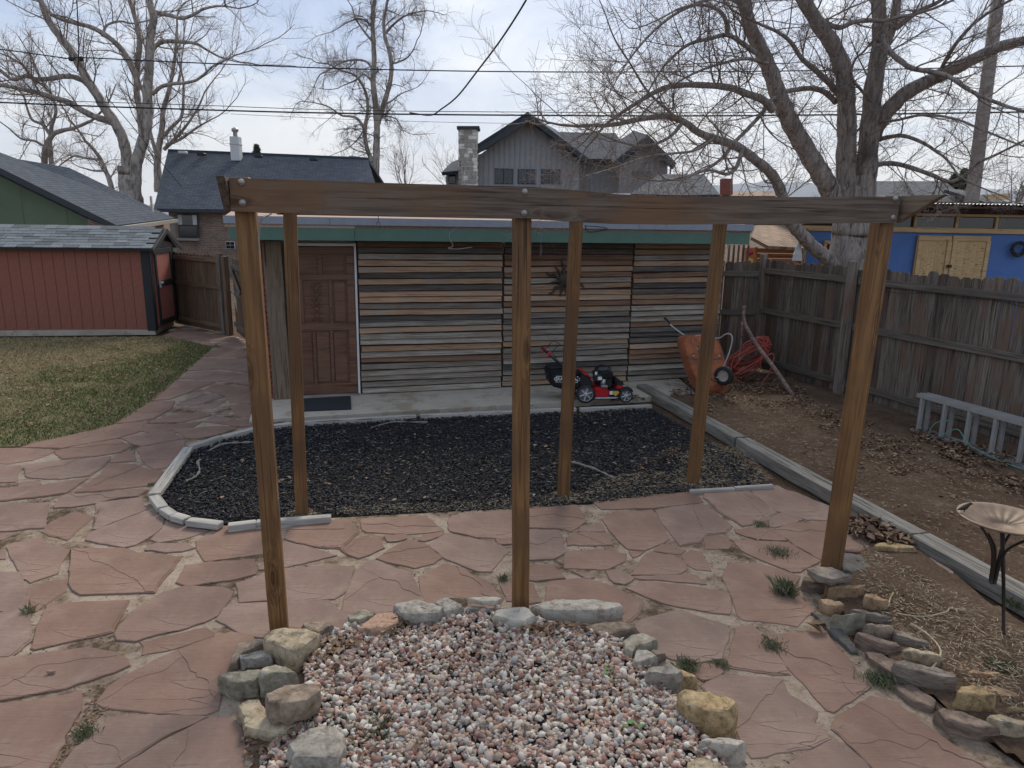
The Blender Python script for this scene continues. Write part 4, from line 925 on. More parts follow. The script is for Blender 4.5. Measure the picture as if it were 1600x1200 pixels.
put('chimney_cap',lathe([(.0,0),(.1,0),(.1,.22),(.16,.24),(.16,.36),(.06,.42)],12,M['steel']),None,b2,Matrix.Translation((ch.x,ch.y-.2,ch.z+.75)))
put('chimney_band',box(.46,.46,.05,M['steel'],.005),None,b2,Matrix.Translation((ch.x,ch.y-.2,ch.z+.4)))
for u,v in ((315,243),(404,246),(490,251),(286,240)):
    p=at(u,v,Yb+4.2); put('roof_vent',box(.35,.3,.12,M['black'] if u!=286 else M['white'],.02),None,b2,Matrix.Translation(p+Vector((0,-.0,.05))))
# brown brick gable between
b3=empty('distant_house',down(at(552,290,46)),0,'hazy brown brick house end seen behind the middle bare tree','house')
quad('wall',A_(46,(528,290),(572,290),(572,250),(550,247),(530,250)),M['brick_far'],b3,3.); quad('roof',[at(526,251,45.6),at(550,245,45.6),at(575,249,45.6),at(575,247,50),at(550,243,50),at(528,248,50)],M['roof_dark'],b3,.1)
# grey modern house
Yg=44; b4=empty('grey_house',down(at(860,300,Yg)),0,'large two-storey grey board and batten house with a pale stone chimney','house')
def wallp(Y,pts,m=None,th=.3): return quad('wall',A_(Y,*pts),m or M['batten'],b4,th)
wallp(Yg,((735,302),(735,246),(752,240),(828,186),(905,243),(905,302)))
wallp(Yg+1.5,((900,302),(900,246),(1000,250),(1000,302)))
wallp(Yg-.5,((968,302),(968,249),(1006,221),(1043,256),(1043,302)))
wallp(Yg+2,((697,302),(697,270),(740,258),(740,302)))
for u in list(range(740,900,8))+list(range(905,965,8))+list(range(972,1042,8)):
    Yq=Yg-.52 if u>967 else (Yg-.02 if u<905 else Yg+1.48)
    if u<905: vt=246-(u-735)*.66 if u<828 else 186+(u-828)*.74
    elif u<968: vt=248
    else: vt=249-(u-968)*.74 if u<1006 else 221+(u-1006)*.95
    a=at(u,302,Yq); b=at(u,max(vt,188)+4,Yq); board('batten',(a.x,Yq-.01,a.z),(a.x,Yq-.01,b.z),.03,.05,M['batten'],b4,bev=0)
def roofp(pts,th=.2): return quad('roof',pts,M['roof_grey'] if 0 else M['roof_dark'],b4,th)
roofp([at(724,249,Yg-.9),at(829,182,Yg-.9),at(852,196,Yg+9),at(752,232,Yg+9)],.3)
roofp([at(829,182,Yg-.9),at(918,250,Yg-.9),at(925,250,Yg+6),at(868,202,Yg+9)],.3)
roofp([at(850,247,Yg+.6),at(988,249,Yg+.6),at(962,208,Yg+6),at(868,206,Yg+6)],.2)
roofp([at(960,256,Yg-1.2),at(1007,216,Yg-1.2),at(985,208,Yg+6),at(940,235,Yg+6)],.25)
roofp([at(1007,216,Yg-1.2),at(1052,260,Yg-1.2),at(1040,250,Yg+6),at(985,208,Yg+6)],.25)
roofp([at(690,269,Yg+1),at(722,266,Yg+1),at(722,247,Yg+5),at(706,253,Yg+5)],.2)
for a,b,Y in (((723,251),(829,184),Yg-1),((829,184),(919,252),Yg-1),((959,258),(1007,218),Yg-1.3),((1007,218),(1053,262),Yg-1.3)): board('rake_board',at(*a,Y),at(*b,Y),.1,.28,M['grey_trim'],b4)
chm=A_(Yg-1.1,(717,302),(746,302),(746,202),(716,202)); quad('chimney',chm,M['brick_stone'],b4,1.0)
c0=at(714,201,Yg-1.2);c1=at(749,201,Yg-1.2); board('chimney_cap',c0+Vector((0,.5,.05)),c1+Vector((0,.5,.05)),1.3,.16,M['grey_trim'],b4)
for k in range(14):       # individual veneer blocks standing proud
    for q in range(4):
        if random.random()<.25: continue
        u0=717+q*7.4+(k%2)*2; v0=204+k*7; a=at(u0,v0,Yg-1.12); b=at(min(745,u0+random.uniform(4.5,7)),v0+6,Yg-1.12)
        put('stone_block',box(round(b.x-a.x,1)+.02,.07,round(a.z-b.z,1),M['brick_stone'],0),None,b4,Matrix.Translation(((a.x+b.x)/2,Yg-1.12,(a.z+b.z)/2)))
for (x0,y0,x1,y1,Y) in ((772,263,802,288,Yg),(809,264,838,288,Yg),(845,264,876,288,Yg),(737,262,746,288,Yg),(988,267,1018,277,Yg-.5)): window(Y,x0,y0,x1,y1,b4,M['grey_trim'],False,2 if x1-x0>20 else 1,1)
window(Yg+2,701,271,712,287,b4,M['grey_trim'])
board('gutter',at(719,252,Yg-1.1),at(719,300,Yg-1.1),.08,.08,M['grey_trim'],b4); board('downpipe',at(1048,262,Yg-1.2),at(1044,300,Yg-1.2),.08,.08,M['grey_trim'],b4)
# lower roof right of it
b5=empty('side_building',down(at(1060,300,38)),0,'low grey shingled roof in front of the right wing of the grey house','outbuilding')
quad('roof',[at(985,303,37),at(1068,305,37),at(1100,272,41),at(1030,272,41)],M['roof_grey'],b5,.15); quad('roof',[at(1068,305,37),at(1125,304,37.5),at(1100,272,41)],M['roof_grey'],b5,.15)
quad('wall',A_(37.6,(990,345),(1122,345),(1122,304),(990,304)),M['batten'],b5,.2)
b6=empty('tan_roof_house',down(at(1170,300,50)),0,'far low house with tan roof and a small red brick chimney','house')
quad('roof',[at(1120,306,50),at(1212,306,50),at(1206,298,54),at(1130,299,54)],M['roof_brown'],b6,.15); quad('wall',A_(50.5,(1122,345),(1210,345),(1210,306),(1122,306)),M['brick_far'],b6,.2)
quad('chimney',A_(49.8,(1130,304),(1145,304),(1145,279),(1130,279)),M['brick'],b6,.8)
b7=empty('grey_roof_house',down(at(1440,310,42)),0,'far ranch house under a broad pale grey shingle roof right of the big tree','house')
quad('roof',[at(1300,318,38),at(1520,318,38),at(1476,283,43),at(1350,283,43)],M['roof_grey'],b7,.15); quad('roof',[at(1476,296,36),at(1540,316,36),at(1580,316,40),at(1500,296,42)],M['roof_grey'],b7,.15)
quad('wall',A_(38.5,(1305,350),(1575,350),(1575,318),(1305,318)),M['brick_far'],b7,.2)
quad('gable_wall',A_(37,(1538,304),(1578,302),(1578,312),(1546,312)),M['pine'],b7,.2)
# blue studio
Yu=15.6; b8=empty('blue_studio',down(at(1300,400,Yu)),0,'bright blue studio shed with pine trim, clerestory windows and corrugated roof','shed')
def ub(x0,y0,x1,y1,m,name,dy=0,th=.06,par=None):
    a=at(x0,y0,Yu);b=at(x1,y1,Yu); xm=min((x0+x1)/2,1480); a.z=at(xm,y0,Yu).z; b.z=at(xm,y1,Yu).z; b.x=at(x1,y0,Yu).x; return put(name,box(b.x-a.x,th,a.z-b.z,m,.004),None,par or b8,Matrix.Translation(((a.x+b.x)/2,Yu-dy,(a.z+b.z)/2)))
ub(1258,362,1760,560,M['blue'],'wall',-.05,.1); ub(1262,330,1760,362,M['darkbrown'],'upper_wall',-.08,.1)
a=at(1258,0,Yu); b=at(1760,0,Yu)
ub(1256,356,1760,364,M['pine'],'trim',.03,.06); ub(1430,334,1760,338,M['pine'],'window_head',.03,.06)
ub(1253,364,1258,470,M['pine'],'corner_trim',.02,.1)
for x0,x1 in ((1366,1424),(1432,1492),(1497,1554),(1559,1620),(1625,1690)):
    ub(x0-4,338,x0-.5,357,M['pine'],'mullion',.03,.06); ub(x0,339,x1,356,M['glass'],'clerestory_pane',.0,.03)
for x0,x1 in ((1432,1484),(1485.5,1545)):
    d_=ub(x0,368,x1,470,M['pine'],'door',.05,.05); n=7
    for q in range(n):
        xa=x0+8+q*(x1-x0-16)/n; ub(xa,377,xa+(x1-x0-16)/n-.6,465,M['pine'],'plank',.072,.012,d_)
    for a0,a1,c0,c1 in ((x0,x1,368,376),(x0,x0+7,376,465),(x1-7,x1,376,465)): ub(a0+.3,c0,a1-.3,c1,M['pine'],'door_frame',.09,.02,d_)
hd=at(1483,416,Yu-.15); put('door_latch',box(.1,.05,.06,M['black'],.01),None,b8,Matrix.Translation(hd))
d_=ub(1287,376,1306,470,M['pine'],'door_frame',.03,.05); ub(1291,381,1306,470,M['darkbrown'],'door',.05,.03)
# corrugated roof
ra=at(1250,314,Yu-.7); rb=at(1760,314,Yu-.7); n=int((rb.x-ra.x)/.019); vs=[];fs=[]
for i in range(n+1):
    x=ra.x+(rb.x-ra.x)*i/n; zz=.012*math.sin(i*PI/2)
    vs+= [(x,Yu-.75,ra.z+zz),(x,Yu+4,ra.z-.5+zz)]
fs=[(2*i,2*i+2,2*i+3,2*i+1) for i in range(n)]; put('roof',mesh('roof',vs,fs,M['corr']),None,b8)
put('soffit',box(rb.x-ra.x-.1,.9,.04,M['darkbrown'],0),None,b8,Matrix.Translation(((ra.x+rb.x)/2,Yu-.28,ra.z-.07))); ub(1365,316,1760,333,M['darkbrown'],'fascia',.15,.05)
for k in range(16):
    u=1373+k*23; 
    if u>1700: break
    put('rafter_tail',box(.045,.25,.11,M['white'] if k%1==0 else M['pine'],.003),None,b8,Matrix.Translation(at(u,322,Yu-.36)))
# wreath
wc=at(1590,389,Yu-.08); wre=Tubes()
for q in range(26): 
    r_=random.uniform(.10,.17); o=random.uniform(0,6); P=[wc+Vector((r_*math.cos(t)+random.gauss(0,.008),-.03+random.gauss(0,.02),r_*math.sin(t)+random.gauss(0,.008))) for t in np.linspace(o,o+3.4,9)]; wre.add(P,.008,4)
tag(put('wreath',wre.mesh(M['wreath'])),'small dark twig wreath hung on the blue wall right of the pine doors','wreath')
# small tan roofed shed, left of the tree
Yt=14.5; b9=empty('playhouse',down(at(1210,400,Yt)),0,'low playhouse with tan shingled hip roof and orange cedar boards beyond the fence','playhouse')
quad('roof',[at(1174,370,Yt-.6),at(1200,384,Yt-1),at(1268,388,Yt-.6),at(1262,352,Yt+1.4),at(1182,352,Yt+1.4)],M['roof_brown'],b9,.06)
for k in range(4):
    z0=388+k*8; a=at(1180,z0,Yt);b=at(1257,z0+8,Yt); a.z=at(1218,z0,Yt).z; b.z=at(1218,z0+8,Yt).z; put('board',box(a.x*0+(b.x-a.x),.03,(a.z-b.z)-.012,M['orangewood'],.003),None,b9,Matrix.Translation(((a.x+b.x)/2,Yt,(a.z+b.z)/2)))
a=at(1181,386,Yt); board('corner_post',down(a),a,.06,.06,M['orangewood'],b9)
a=at(1256,386,Yt-.02); board('corner_post',down(a),a,.08,.08,M['pine'],b9)
# stop light
tl=empty('traffic_light',down(at(1171,400,13.6)),0,'orange toy-like signal box with a red disc above a yellow disc behind the fence corner','signal light')
a=at(1165,386,13.6);b=at(1179,386,13.6); b.z=at(1172,425,13.6).z; put('housing',box(b.x-a.x,.12,a.z-b.z,M['orangewood'],.01),None,tl,Matrix.Translation(((a.x+b.x)/2,13.6,(a.z+b.z)/2)))
for v,m_ in ((394,'red_lens'),(409,'yellow')):
    put('lens',lathe([(.0,.03),(.04,.025),(.065,.012),(.072,0)],18,M[m_],True,False),None,tl,Matrix.Translation(at(1171.5,v,13.53))@Matrix.Rotation(PI/2,4,'X'))
board('stake',down(at(1172,420,13.6)),at(1172,424,13.6),.05,.05,M['orangewood'],tl)
og=at(1247,393,13.0); orn=lathe([(.09,-.16),(.075,-.06),(.085,-.06),(.05,.05),(.06,.05),(.008,.19)],9,M['curtain'],False,True)
o_=empty('hanging_ornament',at(1247,380,13.0),0,'small grey tiered cone ornament hanging from the big tree above the fence','ornament'); put('cone',orn,None,o_,Matrix.Translation(og)); tube('string',[og+Vector((0,0,.17)),at(1247,352,13)],.004,M['wire'],o_,4)
# neighbour fence strip at right of garage
f4=empty('wooden_fence',down(at(1150,400,13.2)),0,'short bit of grey fence seen past the right end of the garage fascia','fence')
for k in range(5):
    a=at(1140+k*7.5,382,13.2); put('picket',picket_mesh(1.9,.08,M['fence']),None,f4,Matrix.Translation((a.x,13.2,a.z-1.9))@Matrix.Rotation(-PI/2,4,'Y'))
# ================================================================ UTILITY POLE AND WIRES
up_=empty('utility_pole',down(at(1526,310,20)),0,'tall weathered wooden utility pole rising behind the blue studio','utility pole')
pb=down(at(1523,320,20)); pt_=at(1568,-70,20); tb=Tubes(); tb.add([pb,pb.lerp(pt_,.5),pt_],[.19,.17,.15],14,True); put('pole',tb.mesh(M['polewood']),None,up_)
def wire(pts,Y0,Y1,r,lab):
    n=len(pts); P=[at(u,v,Y0+(Y1-Y0)*i/(n-1)) for i,(u,v) in enumerate(pts)]; tag(tube('power_line',smoothline(P,8),r,M['wire'],None,5),lab,'power line')
wire(P_("-500,35 -100,68 0,77 112,92 128,90 300,98 533,107 800,112 1100,112 1400,108 1900,95"),26,24,.019,'uppermost dark line crossing the whole sky with a small clamp at left')
wire(P_("-500,135 0,160 300,171 533,177 800,180 1100,181 1400,178 1900,170"),26,24,.026,'thickest black line, lower of the pair crossing behind the trees')
wire(P_("-500,132 0,154 300,164 533,172 800,175 1100,176 1400,173 1900,163"),27,25,.012,'thin line just above the thickest one')
wire(P_("360,178 533,186 700,191 830,193 1000,194"),30,30,.008,'very thin faint line below the thickest one, in front of the grey house')
wire(P_("840,-40 822,0 784,60 745,112 715,150 690,170 672,180 640,176"),16,24,.022,'drooping service cable falling from the top of the sky to the lower lines')
wire(P_("119,-40 120,0 122,40 123,80 121,112"),25.9,25.9,.02,'twisted black cable dropping to the clamp at the left tree')
wire(P_("165,150 205,195 245,245 284,292"),26,29,.014,'thin slanting guy line running down to the brick house roof')
cl_=empty('insulator',at(118,92,26.1),0,'small black line clamp where the twisted cable meets the uppermost line','insulator')
for u in (111,127): put('clamp',lathe([(.03,-.08),(.09,-.05),(.06,0),(.09,.05),(.03,.08)],10,M['black']),None,cl_,Matrix.Translation(at(u,92,26.1)))
# ================================================================ TREES
def limb_pts(pts,Y0,Y1,wob=.0):
    n=len(pts); out=[]
    L_=[0]
    for (a,b) in zip(pts,pts[1:]): L_.append(L_[-1]+math.hypot(a[0]-b[0],a[1]-b[1]))
    for (p,l) in zip(pts,L_): out.append(at(p[0],p[1],Y0+(Y1-Y0)*(l/L_[-1])))
    return smoothline(out,7)
def vnorm(v): return v/(np.linalg.norm(v)+1e-9)
def twigs(T,p,d,r,L_,lev,maxlev,k,up=.0,spread=.9,dens=7,gn=.16,lr=(.35,.7),lim=None):
    n=6 if lev<maxlev else 4; P=[p]; q=p.copy(); dd=d.copy(); st=L_/n; ds=[]
    bend=np.random.normal(0,1,3); bend-=bend.dot(d)*d; bend*=gn
    for i in range(n):
        dd=vnorm(dd+np.random.normal(0,gn,3)*.6+bend*.5+np.array([0,0,up*.16])); q=q+dd*st; P.append(q.copy()); ds.append(dd.copy())
    P=np.array(P); T.add(P,np.linspace(r,max(r*.35,.0016),n+1),k if lev==0 else 3)
    if lev>=maxlev: return
    m=int(dens*(.75**lev)+random.random())
    for j in range(m):
        t=random.uniform(.18,1.0) if lev else random.uniform(.12,1.); i=min(n-1,int(t*n)); bp=P[i]+(P[i+1]-P[i])*(t*n-i)
        nd=np.random.normal(0,1,3); nd-=nd.dot(ds[i])*ds[i]; nd=vnorm(vnorm(nd)*spread+ds[i]*.8+np.array([0,0,up*.5]))
        twigs(T,bp,nd,max(r*.5*(1-t*.4),.002),L_*random.uniform(*lr)*(1-t*.35),lev+1,maxlev,k,up,spread,dens,gn,lr)
def tree(name,label,limbs,Yb,mt,mtw,per_m,Lt,maxlev,up,wpx=1.,dens=7,gn=.16,rt=.02,spread=.9,minr=.0,group=None,base=None,tipend=True):
    tr=empty(name,base,0,label,'tree',group); tk=Tubes(); tw=Tubes(); first=True
    for limb_i,(pts,Y0,Y1,w0,w1) in enumerate(limbs):
        P=limb_pts(pts,Y0,Y1); P=[np.array(p) for p in P]; n=len(P); rr=np.array([(w0+(w1-w0)*i/(n-1))/2*(Y0+Y1)/2/F for i in range(n)])
        rr*=1+.04*np.sin(np.arange(n)*.9+w0); lim=Tubes(); kk=18 if w0>14 else 8
        P2=np.array(P)+np.random.normal(0,1,(n,3))*rr[:,None]*.025
        lim.add(P2,rr,kk); put('trunk' if first else 'limb',lim.mesh(mt),None,tr); first=False
        Ls=sum(np.linalg.norm(P[i+1]-P[i]) for i in range(n-1)); acc=0; nxt=random.uniform(0,1/per_m)
        for i in range(n-1):
            seg=np.linalg.norm(P[i+1]-P[i]); 
            while acc+seg>nxt:
                t=(nxt-acc)/seg; bp=P[i]+(P[i+1]-P[i])*t; fr_=(nxt)/Ls
                r_here=rr[i]; nxt+=random.expovariate(per_m)+.02
                if r_here>.2: continue
                if P[i][2]<2.6 and name!='sapling': continue
                d0=vnorm(P[i+1]-P[i]); nd=np.random.normal(0,1,3); nd-=nd.dot(d0)*d0; nd=vnorm(vnorm(nd)*spread+d0*.55+np.array([0,0,up*.6]))
                twigs(tw,bp,nd,min(r_here*.45,rt*random.uniform(.6,1.4)),Lt*random.uniform(.45,1.2),0,maxlev,5,up,spread,dens,gn)
            acc+=seg
        if tipend and not (limb_i==0 and w1>20): twigs(tw,P[-1],vnorm(P[-1]-P[-2]),rr[-1],Lt*1.2,0,maxlev,5,up,spread,dens,gn)
    if tw.n: tag(put('twigs',tw.mesh(mtw,False),None,tr),kind='stuff')
    return tr
Yr=13.3
RT=[(P_("1325,480 1326,440 1327,400 1329,360 1331,330 1334,300 1337,270"),Yr,Yr,70,34),
(P_("1320,330 1321,300 1322,250 1323,200 1322,150 1316,105 1300,68 1283,45 1262,10 1240,-30 1220,-80"),Yr,Yr-.6,32,15),
(P_("1346,330 1351,300 1355,250 1360,190 1366,130 1374,80 1375,40 1372,0 1370,-60"),Yr,Yr-.2,34,16),
(P_("1368,105 1382,70 1396,35 1404,-10 1420,-60"),Yr-.1,Yr+.5,18,9),
(P_("1362,215 1375,190 1395,165 1416,145 1466,119 1500,103 1530,88 1566,72 1610,62 1700,50"),Yr,Yr-1.3,26,11),
(P_("1308,330 1298,300 1285,276 1272,255 1254,225 1238,198 1226,170 1215,145 1206,118 1195,92 1183,66 1173,45 1165,10 1158,-40"),Yr,Yr-1.2,32,16),
(P_("1318,425 1298,408 1282,395 1268,384 1250,364 1238,350 1226,325 1221,303 1212,282 1200,266 1180,250 1160,234 1140,224 1116,217 1090,206 1068,190 1040,182 1000,186 965,194"),Yr,Yr-2.4,24,6),
(P_("1208,172 1190,155 1165,146 1140,137 1100,133 1066,133 1040,137 1016,148 990,164 966,180 945,196 930,215"),Yr-1,Yr-2.6,13,3),
(P_("1180,82 1160,68 1137,55 1110,60 1085,66 1066,76 1040,100 1020,130"),Yr-1.2,Yr-2.4,8,2.5),
(P_("1137,55 1135,35 1125,18 1100,8 1066,12 1030,30"),Yr-1.6,Yr-2.6,8,2),
(P_("1306,160 1290,145 1270,138 1245,140 1226,144 1206,156 1188,180 1165,205 1150,220 1130,245 1108,262 1085,272"),Yr-.1,Yr-1.8,9,4),
(P_("1315,155 1300,135 1280,115 1262,100 1250,88 1235,65 1215,50 1188,38 1160,25"),Yr,Yr-1.4,10,3),
(P_("1368,220 1385,215 1410,212 1440,222 1465,238 1480,250 1498,275"),Yr,Yr-1.5,8,2.5),
(P_("1358,262 1378,256 1400,256 1430,264 1460,275 1485,284 1510,272 1526,256 1560,240 1600,220"),Yr,Yr-1.6,9,3),
(P_("1400,44 1420,28 1440,15 1466,3 1500,-20"),Yr,Yr-.8,9,4),
(P_("1376,55 1390,80 1408,96 1426,107 1460,113 1483,120 1510,138 1533,150 1570,165 1620,180"),Yr-.3,Yr-2.2,9,4),
(P_("1272,27 1290,36 1312,43 1335,34 1358,32"),Yr-.3,Yr-.6,8,6),
(P_("1200,100 1170,92 1140,96 1100,108 1060,128 1020,160 985,200"),Yr-1,Yr-3.2,6,1.5),
(P_("1068,190 1045,215 1010,228 970,222 930,206 890,190"),Yr-2,Yr-3.4,6,1.5),
(P_("1066,190 1040,170 1010,140 985,100 960,60 945,20"),Yr-2,Yr-3.4,5,1.5),
(P_("1165,10 1130,-5 1090,5 1050,25 1010,60 975,105 950,150"),Yr-1.2,Yr-3.5,7,1.5),
(P_("1116,217 1085,235 1050,240 1010,245 960,262 915,275"),Yr-1.8,Yr-3.4,5,1.5),
(P_("1160,234 1150,262 1135,272 1110,266 1085,272 1066,282"),Yr-1.5,Yr-2.6,7,2),
(P_("1362,160 1345,140 1330,120 1335,95 1350,80"),Yr-.2,Yr-1.,5,3),
(P_("1466,119 1480,90 1500,60 1530,30 1570,5 1620,-20"),Yr-.7,Yr-2.2,7,3),
(P_("1372,190 1400,188 1440,180 1490,185 1540,205 1590,225 1640,240"),Yr-.2,Yr-2.6,5,2)]
tree('bare_tree','huge bare furrowed-bark tree with many spreading limbs behind the right fence',RT,Yr,M['bark'],M['twig'],5.6,1.15,2,.22,dens=8,gn=.17,rt=.012,base=down(at(1325,470,Yr)))
Yl=34
s3=lambda s: P_(s,(0,0),3.)
LT=[(s3("620,1010 615,930 605,850 600,780"),Yl,Yl,34,28),
(s3("600,800 592,720 575,650 545,585 500,520 455,445 415,385 385,330 340,250 280,170 235,110 215,70 190,0 150,-80"),Yl,Yl-2,17,7),
(s3("635,950 632,860 640,760 665,680 685,600 692,520 692,430 698,330 702,240 706,160 720,90 705,30 690,-60"),Yl,Yl-1,19,8),
(s3("665,620 655,520 640,420 645,300 655,200 640,110 620,40 590,-50"),Yl,Yl+1,10,5),
(s3("545,580 500,565 440,545 380,515 320,480 250,458 180,435 100,418 40,405 -60,390"),Yl-.3,Yl-2,11,5),
(s3("440,430 400,385 350,362 300,358 240,368 180,372 120,358 60,372 0,330 -60,300"),Yl-.5,Yl-2,9,4),
(s3("660,420 620,320 590,260 545,205 480,155 420,125 350,108 290,90 240,65 200,20 160,-20"),Yl,Yl-2,9,4),
(s3("715,440 760,405 820,392 870,388 930,370 1000,310 1060,280 1100,260"),Yl,Yl-1,6,2),
(s3("715,230 750,200 800,193 860,198 920,205 980,240 1040,270 1110,290"),Yl,Yl+1,7,2),
(s3("730,60 790,70 850,85 900,72 960,40 1040,28 1120,40"),Yl,Yl-1,7,2),
(s3("250,450 200,400 150,370 110,310 50,270 0,250 -60,240"),Yl-1,Yl-2,4,2),
(s3("480,170 500,120 560,100 620,110 680,100"),Yl,Yl+1,4,2)]
tree('bare_tree','largest left-hand bare tree, its forked pale trunk beside the brick house',LT,Yl,M['bark_pale'],M['twig_far'],2.5,2.5,2,.35,dens=9,gn=.2,rt=.028,base=down(at(207,330,Yl)))
Y2=39
LT2=[(s3("742,900 740,830 738,760 745,690 760,600 765,520 790,430 810,340 825,220 830,120"),Y2,Y2,12,3),
(s3("738,740 715,660 700,590 685,520"),Y2,Y2,6,3),(s3("765,640 800,600 850,545 860,450 860,380"),Y2,Y2,6,3),(s3("770,700 830,640 880,580 930,500 960,430"),Y2,Y2-1,6,2),(s3("780,680 850,650 920,600 990,560"),Y2,Y2-1,5,2)]
tree('bare_tree','slimmer bare tree just right of the forked one, in front of the charcoal roof edge',LT2,Y2,M['bark_pale'],M['twig_far'],2.6,2.2,2,.3,dens=7,gn=.22,rt=.028,base=down(at(247,330,Y2)))
Y3=42
LT3=[(s3("205,860 208,760 215,690 250,630 300,610 350,600 430,565"),Y3,Y3,10,4),(s3("238,860 240,750 235,660 240,600 262,520 240,440 200,380"),Y3,Y3,7,3),(s3("240,640 200,585 150,560 125,500 110,450 60,400"),Y3,Y3,5,2),(s3("215,690 160,660 100,650 40,600"),Y3,Y3-1,4,2)]
tree('bare_tree','small dark bare tree leaning at far left above the green outbuilding roof',LT3,Y3,M['bark'],M['twig_far'],2.,2.2,2,.3,dens=7,gn=.24,rt=.03,base=down(at(70,330,Y3)))
Y3=36
LT4=[(s3("540,960 515,850 490,790 465,735 430,690 400,660"),Y3,Y3,8,4),(s3("470,750 400,740 350,730 300,760"),Y3,Y3,4,2),(s3("500,800 440,800 400,790"),Y3,Y3,4,2)]
tree('bare_tree','low tangled bare tree at the foot of the forked one, over the charcoal roof slope',LT4,Y3,M['bark_pale'],M['twig_far'],3.5,2.,2,.3,dens=7,gn=.25,rt=.02,base=down(at(180,330,Y3)))
Yc=41
s5=lambda s: P_(s,(533,0),3.)
CT=[(s5("160,960 160,850 165,740 166,640 168,590 160,480 150,380 155,290 152,200 148,110 155,20 165,-70"),Yc,Yc,12,5),
(s5("172,580 190,520 212,450 230,380 236,310 226,240 205,170 200,100 212,30 230,-60"),Yc,Yc-1,9,3.5),
(s5("145,760 118,680 112,600 125,520 120,450 95,390 60,350 0,330 -60,300"),Yc,Yc+1,7,2),
(s5("118,620 80,560 40,545 0,540 -60,500 -130,480"),Yc,Yc-1,5,1.5),
(s5("150,330 120,290 60,280 0,295 -60,330 -100,350"),Yc,Yc,4,1.5),
(s5("235,300 270,290 310,270 340,230 355,190"),Yc,Yc,3,1.5),(s5("205,160 240,120 290,80 340,60 400,50"),Yc,Yc-1,4,1.5),
(s5("152,200 110,150 70,90 50,30"),Yc,Yc,4,1.5),(s5("190,500 240,470 280,440 330,420"),Yc,Yc,3,1.2),(s5("155,400 110,350 60,380 10,400"),Yc,Yc,3,1.5),(s5("165,560 210,545 260,560 290,610"),Yc,Yc,3,1.2),(s5("112,600 80,650 40,690"),Yc,Yc,3,1.2),(s5("150,130 100,90 40,100 -10,130"),Yc,Yc,3,1.2)]
tree('bare_tree','tall narrow bare tree with clumpy drooping twigs standing alone in the middle of the sky',CT,Yc,M['bark_pale'],M['twig_far'],3.0,1.7,2,-.1,dens=10,gn=.34,rt=.028,base=down(at(586,310,Yc)))
for (u,v,Y,h,lab) in ((632,292,50,3.3,'thin bare shrub just right of the tall narrow tree'),(705,290,58,4.0,'faint bare treetop left of the pale stone chimney'),(1585,312,30,1.6,'grey bare bush at the right edge beyond the blue studio'),(545,290,48,3,'faint bare twiggy crown over the hazy brown house')):
    b=down(at(u,v,Y)); e=empty('bare_shrub',b,0,lab,'shrub'); T=Tubes(); z=at(u,v,Y).z
    for k in range(7):
        d=vnorm(np.array([random.gauss(0,.35),random.gauss(0,.3),1.])); P=np.array([[b.x,b.y,b.z],[b.x+d[0]*.3,b.y,z-.3]]); T.add(P,[.05,.03],4); twigs(T,P[1],d,.03,h*random.uniform(.6,1),0,2,4,.3,.8,9,.14)
    put('twigs',T.mesh(M['twig_far'],False),None,e)['kind']='stuff'
# evergreens far off
def conifer(u,v,Y,h,lab):
    b=down(at(u,v,Y)); e=empty('evergreen_tree',b,0,lab,'tree'); zt=at(u,v,Y).z+h; T=Tubes(); T.add([b,(b.x,b.y,zt)],[.14,.02],6); put('trunk',T.mesh(M['bark']),None,e)
    n=2600; t=np.random.rand(n)**.8; a=np.random.rand(n)*2*PI; lobes=1+.35*np.sin(a*5+t*30); r=(.1+t*h*.33)*lobes*np.random.uniform(.3,1,n); X=b.x+r*np.cos(a); Y_=b.y+r*np.sin(a); Z=zt-t*h*1.3-r*.15
    tag(put('foliage',bits(OCT,X,Y_,Z,np.random.uniform(.08,.2,n),(.15,.4,.1,.3),.3,M['needle'],'needles',.6),None,e),kind='stuff')
M['needle']=island('evergreen needles',[(0,(.02,.035,.02)),(.5,(.035,.055,.03)),(1,(.055,.075,.04))])
conifer(402,250,60,1.2,'tiny dark evergreen tip peeking over the charcoal roof ridge'); conifer(1502,300,46,1.4,'dark rounded evergreen over the pale grey roof behind the pole'); conifer(1488,298,47,1.0,'lower dark evergreen left of the rounded one near the pole')
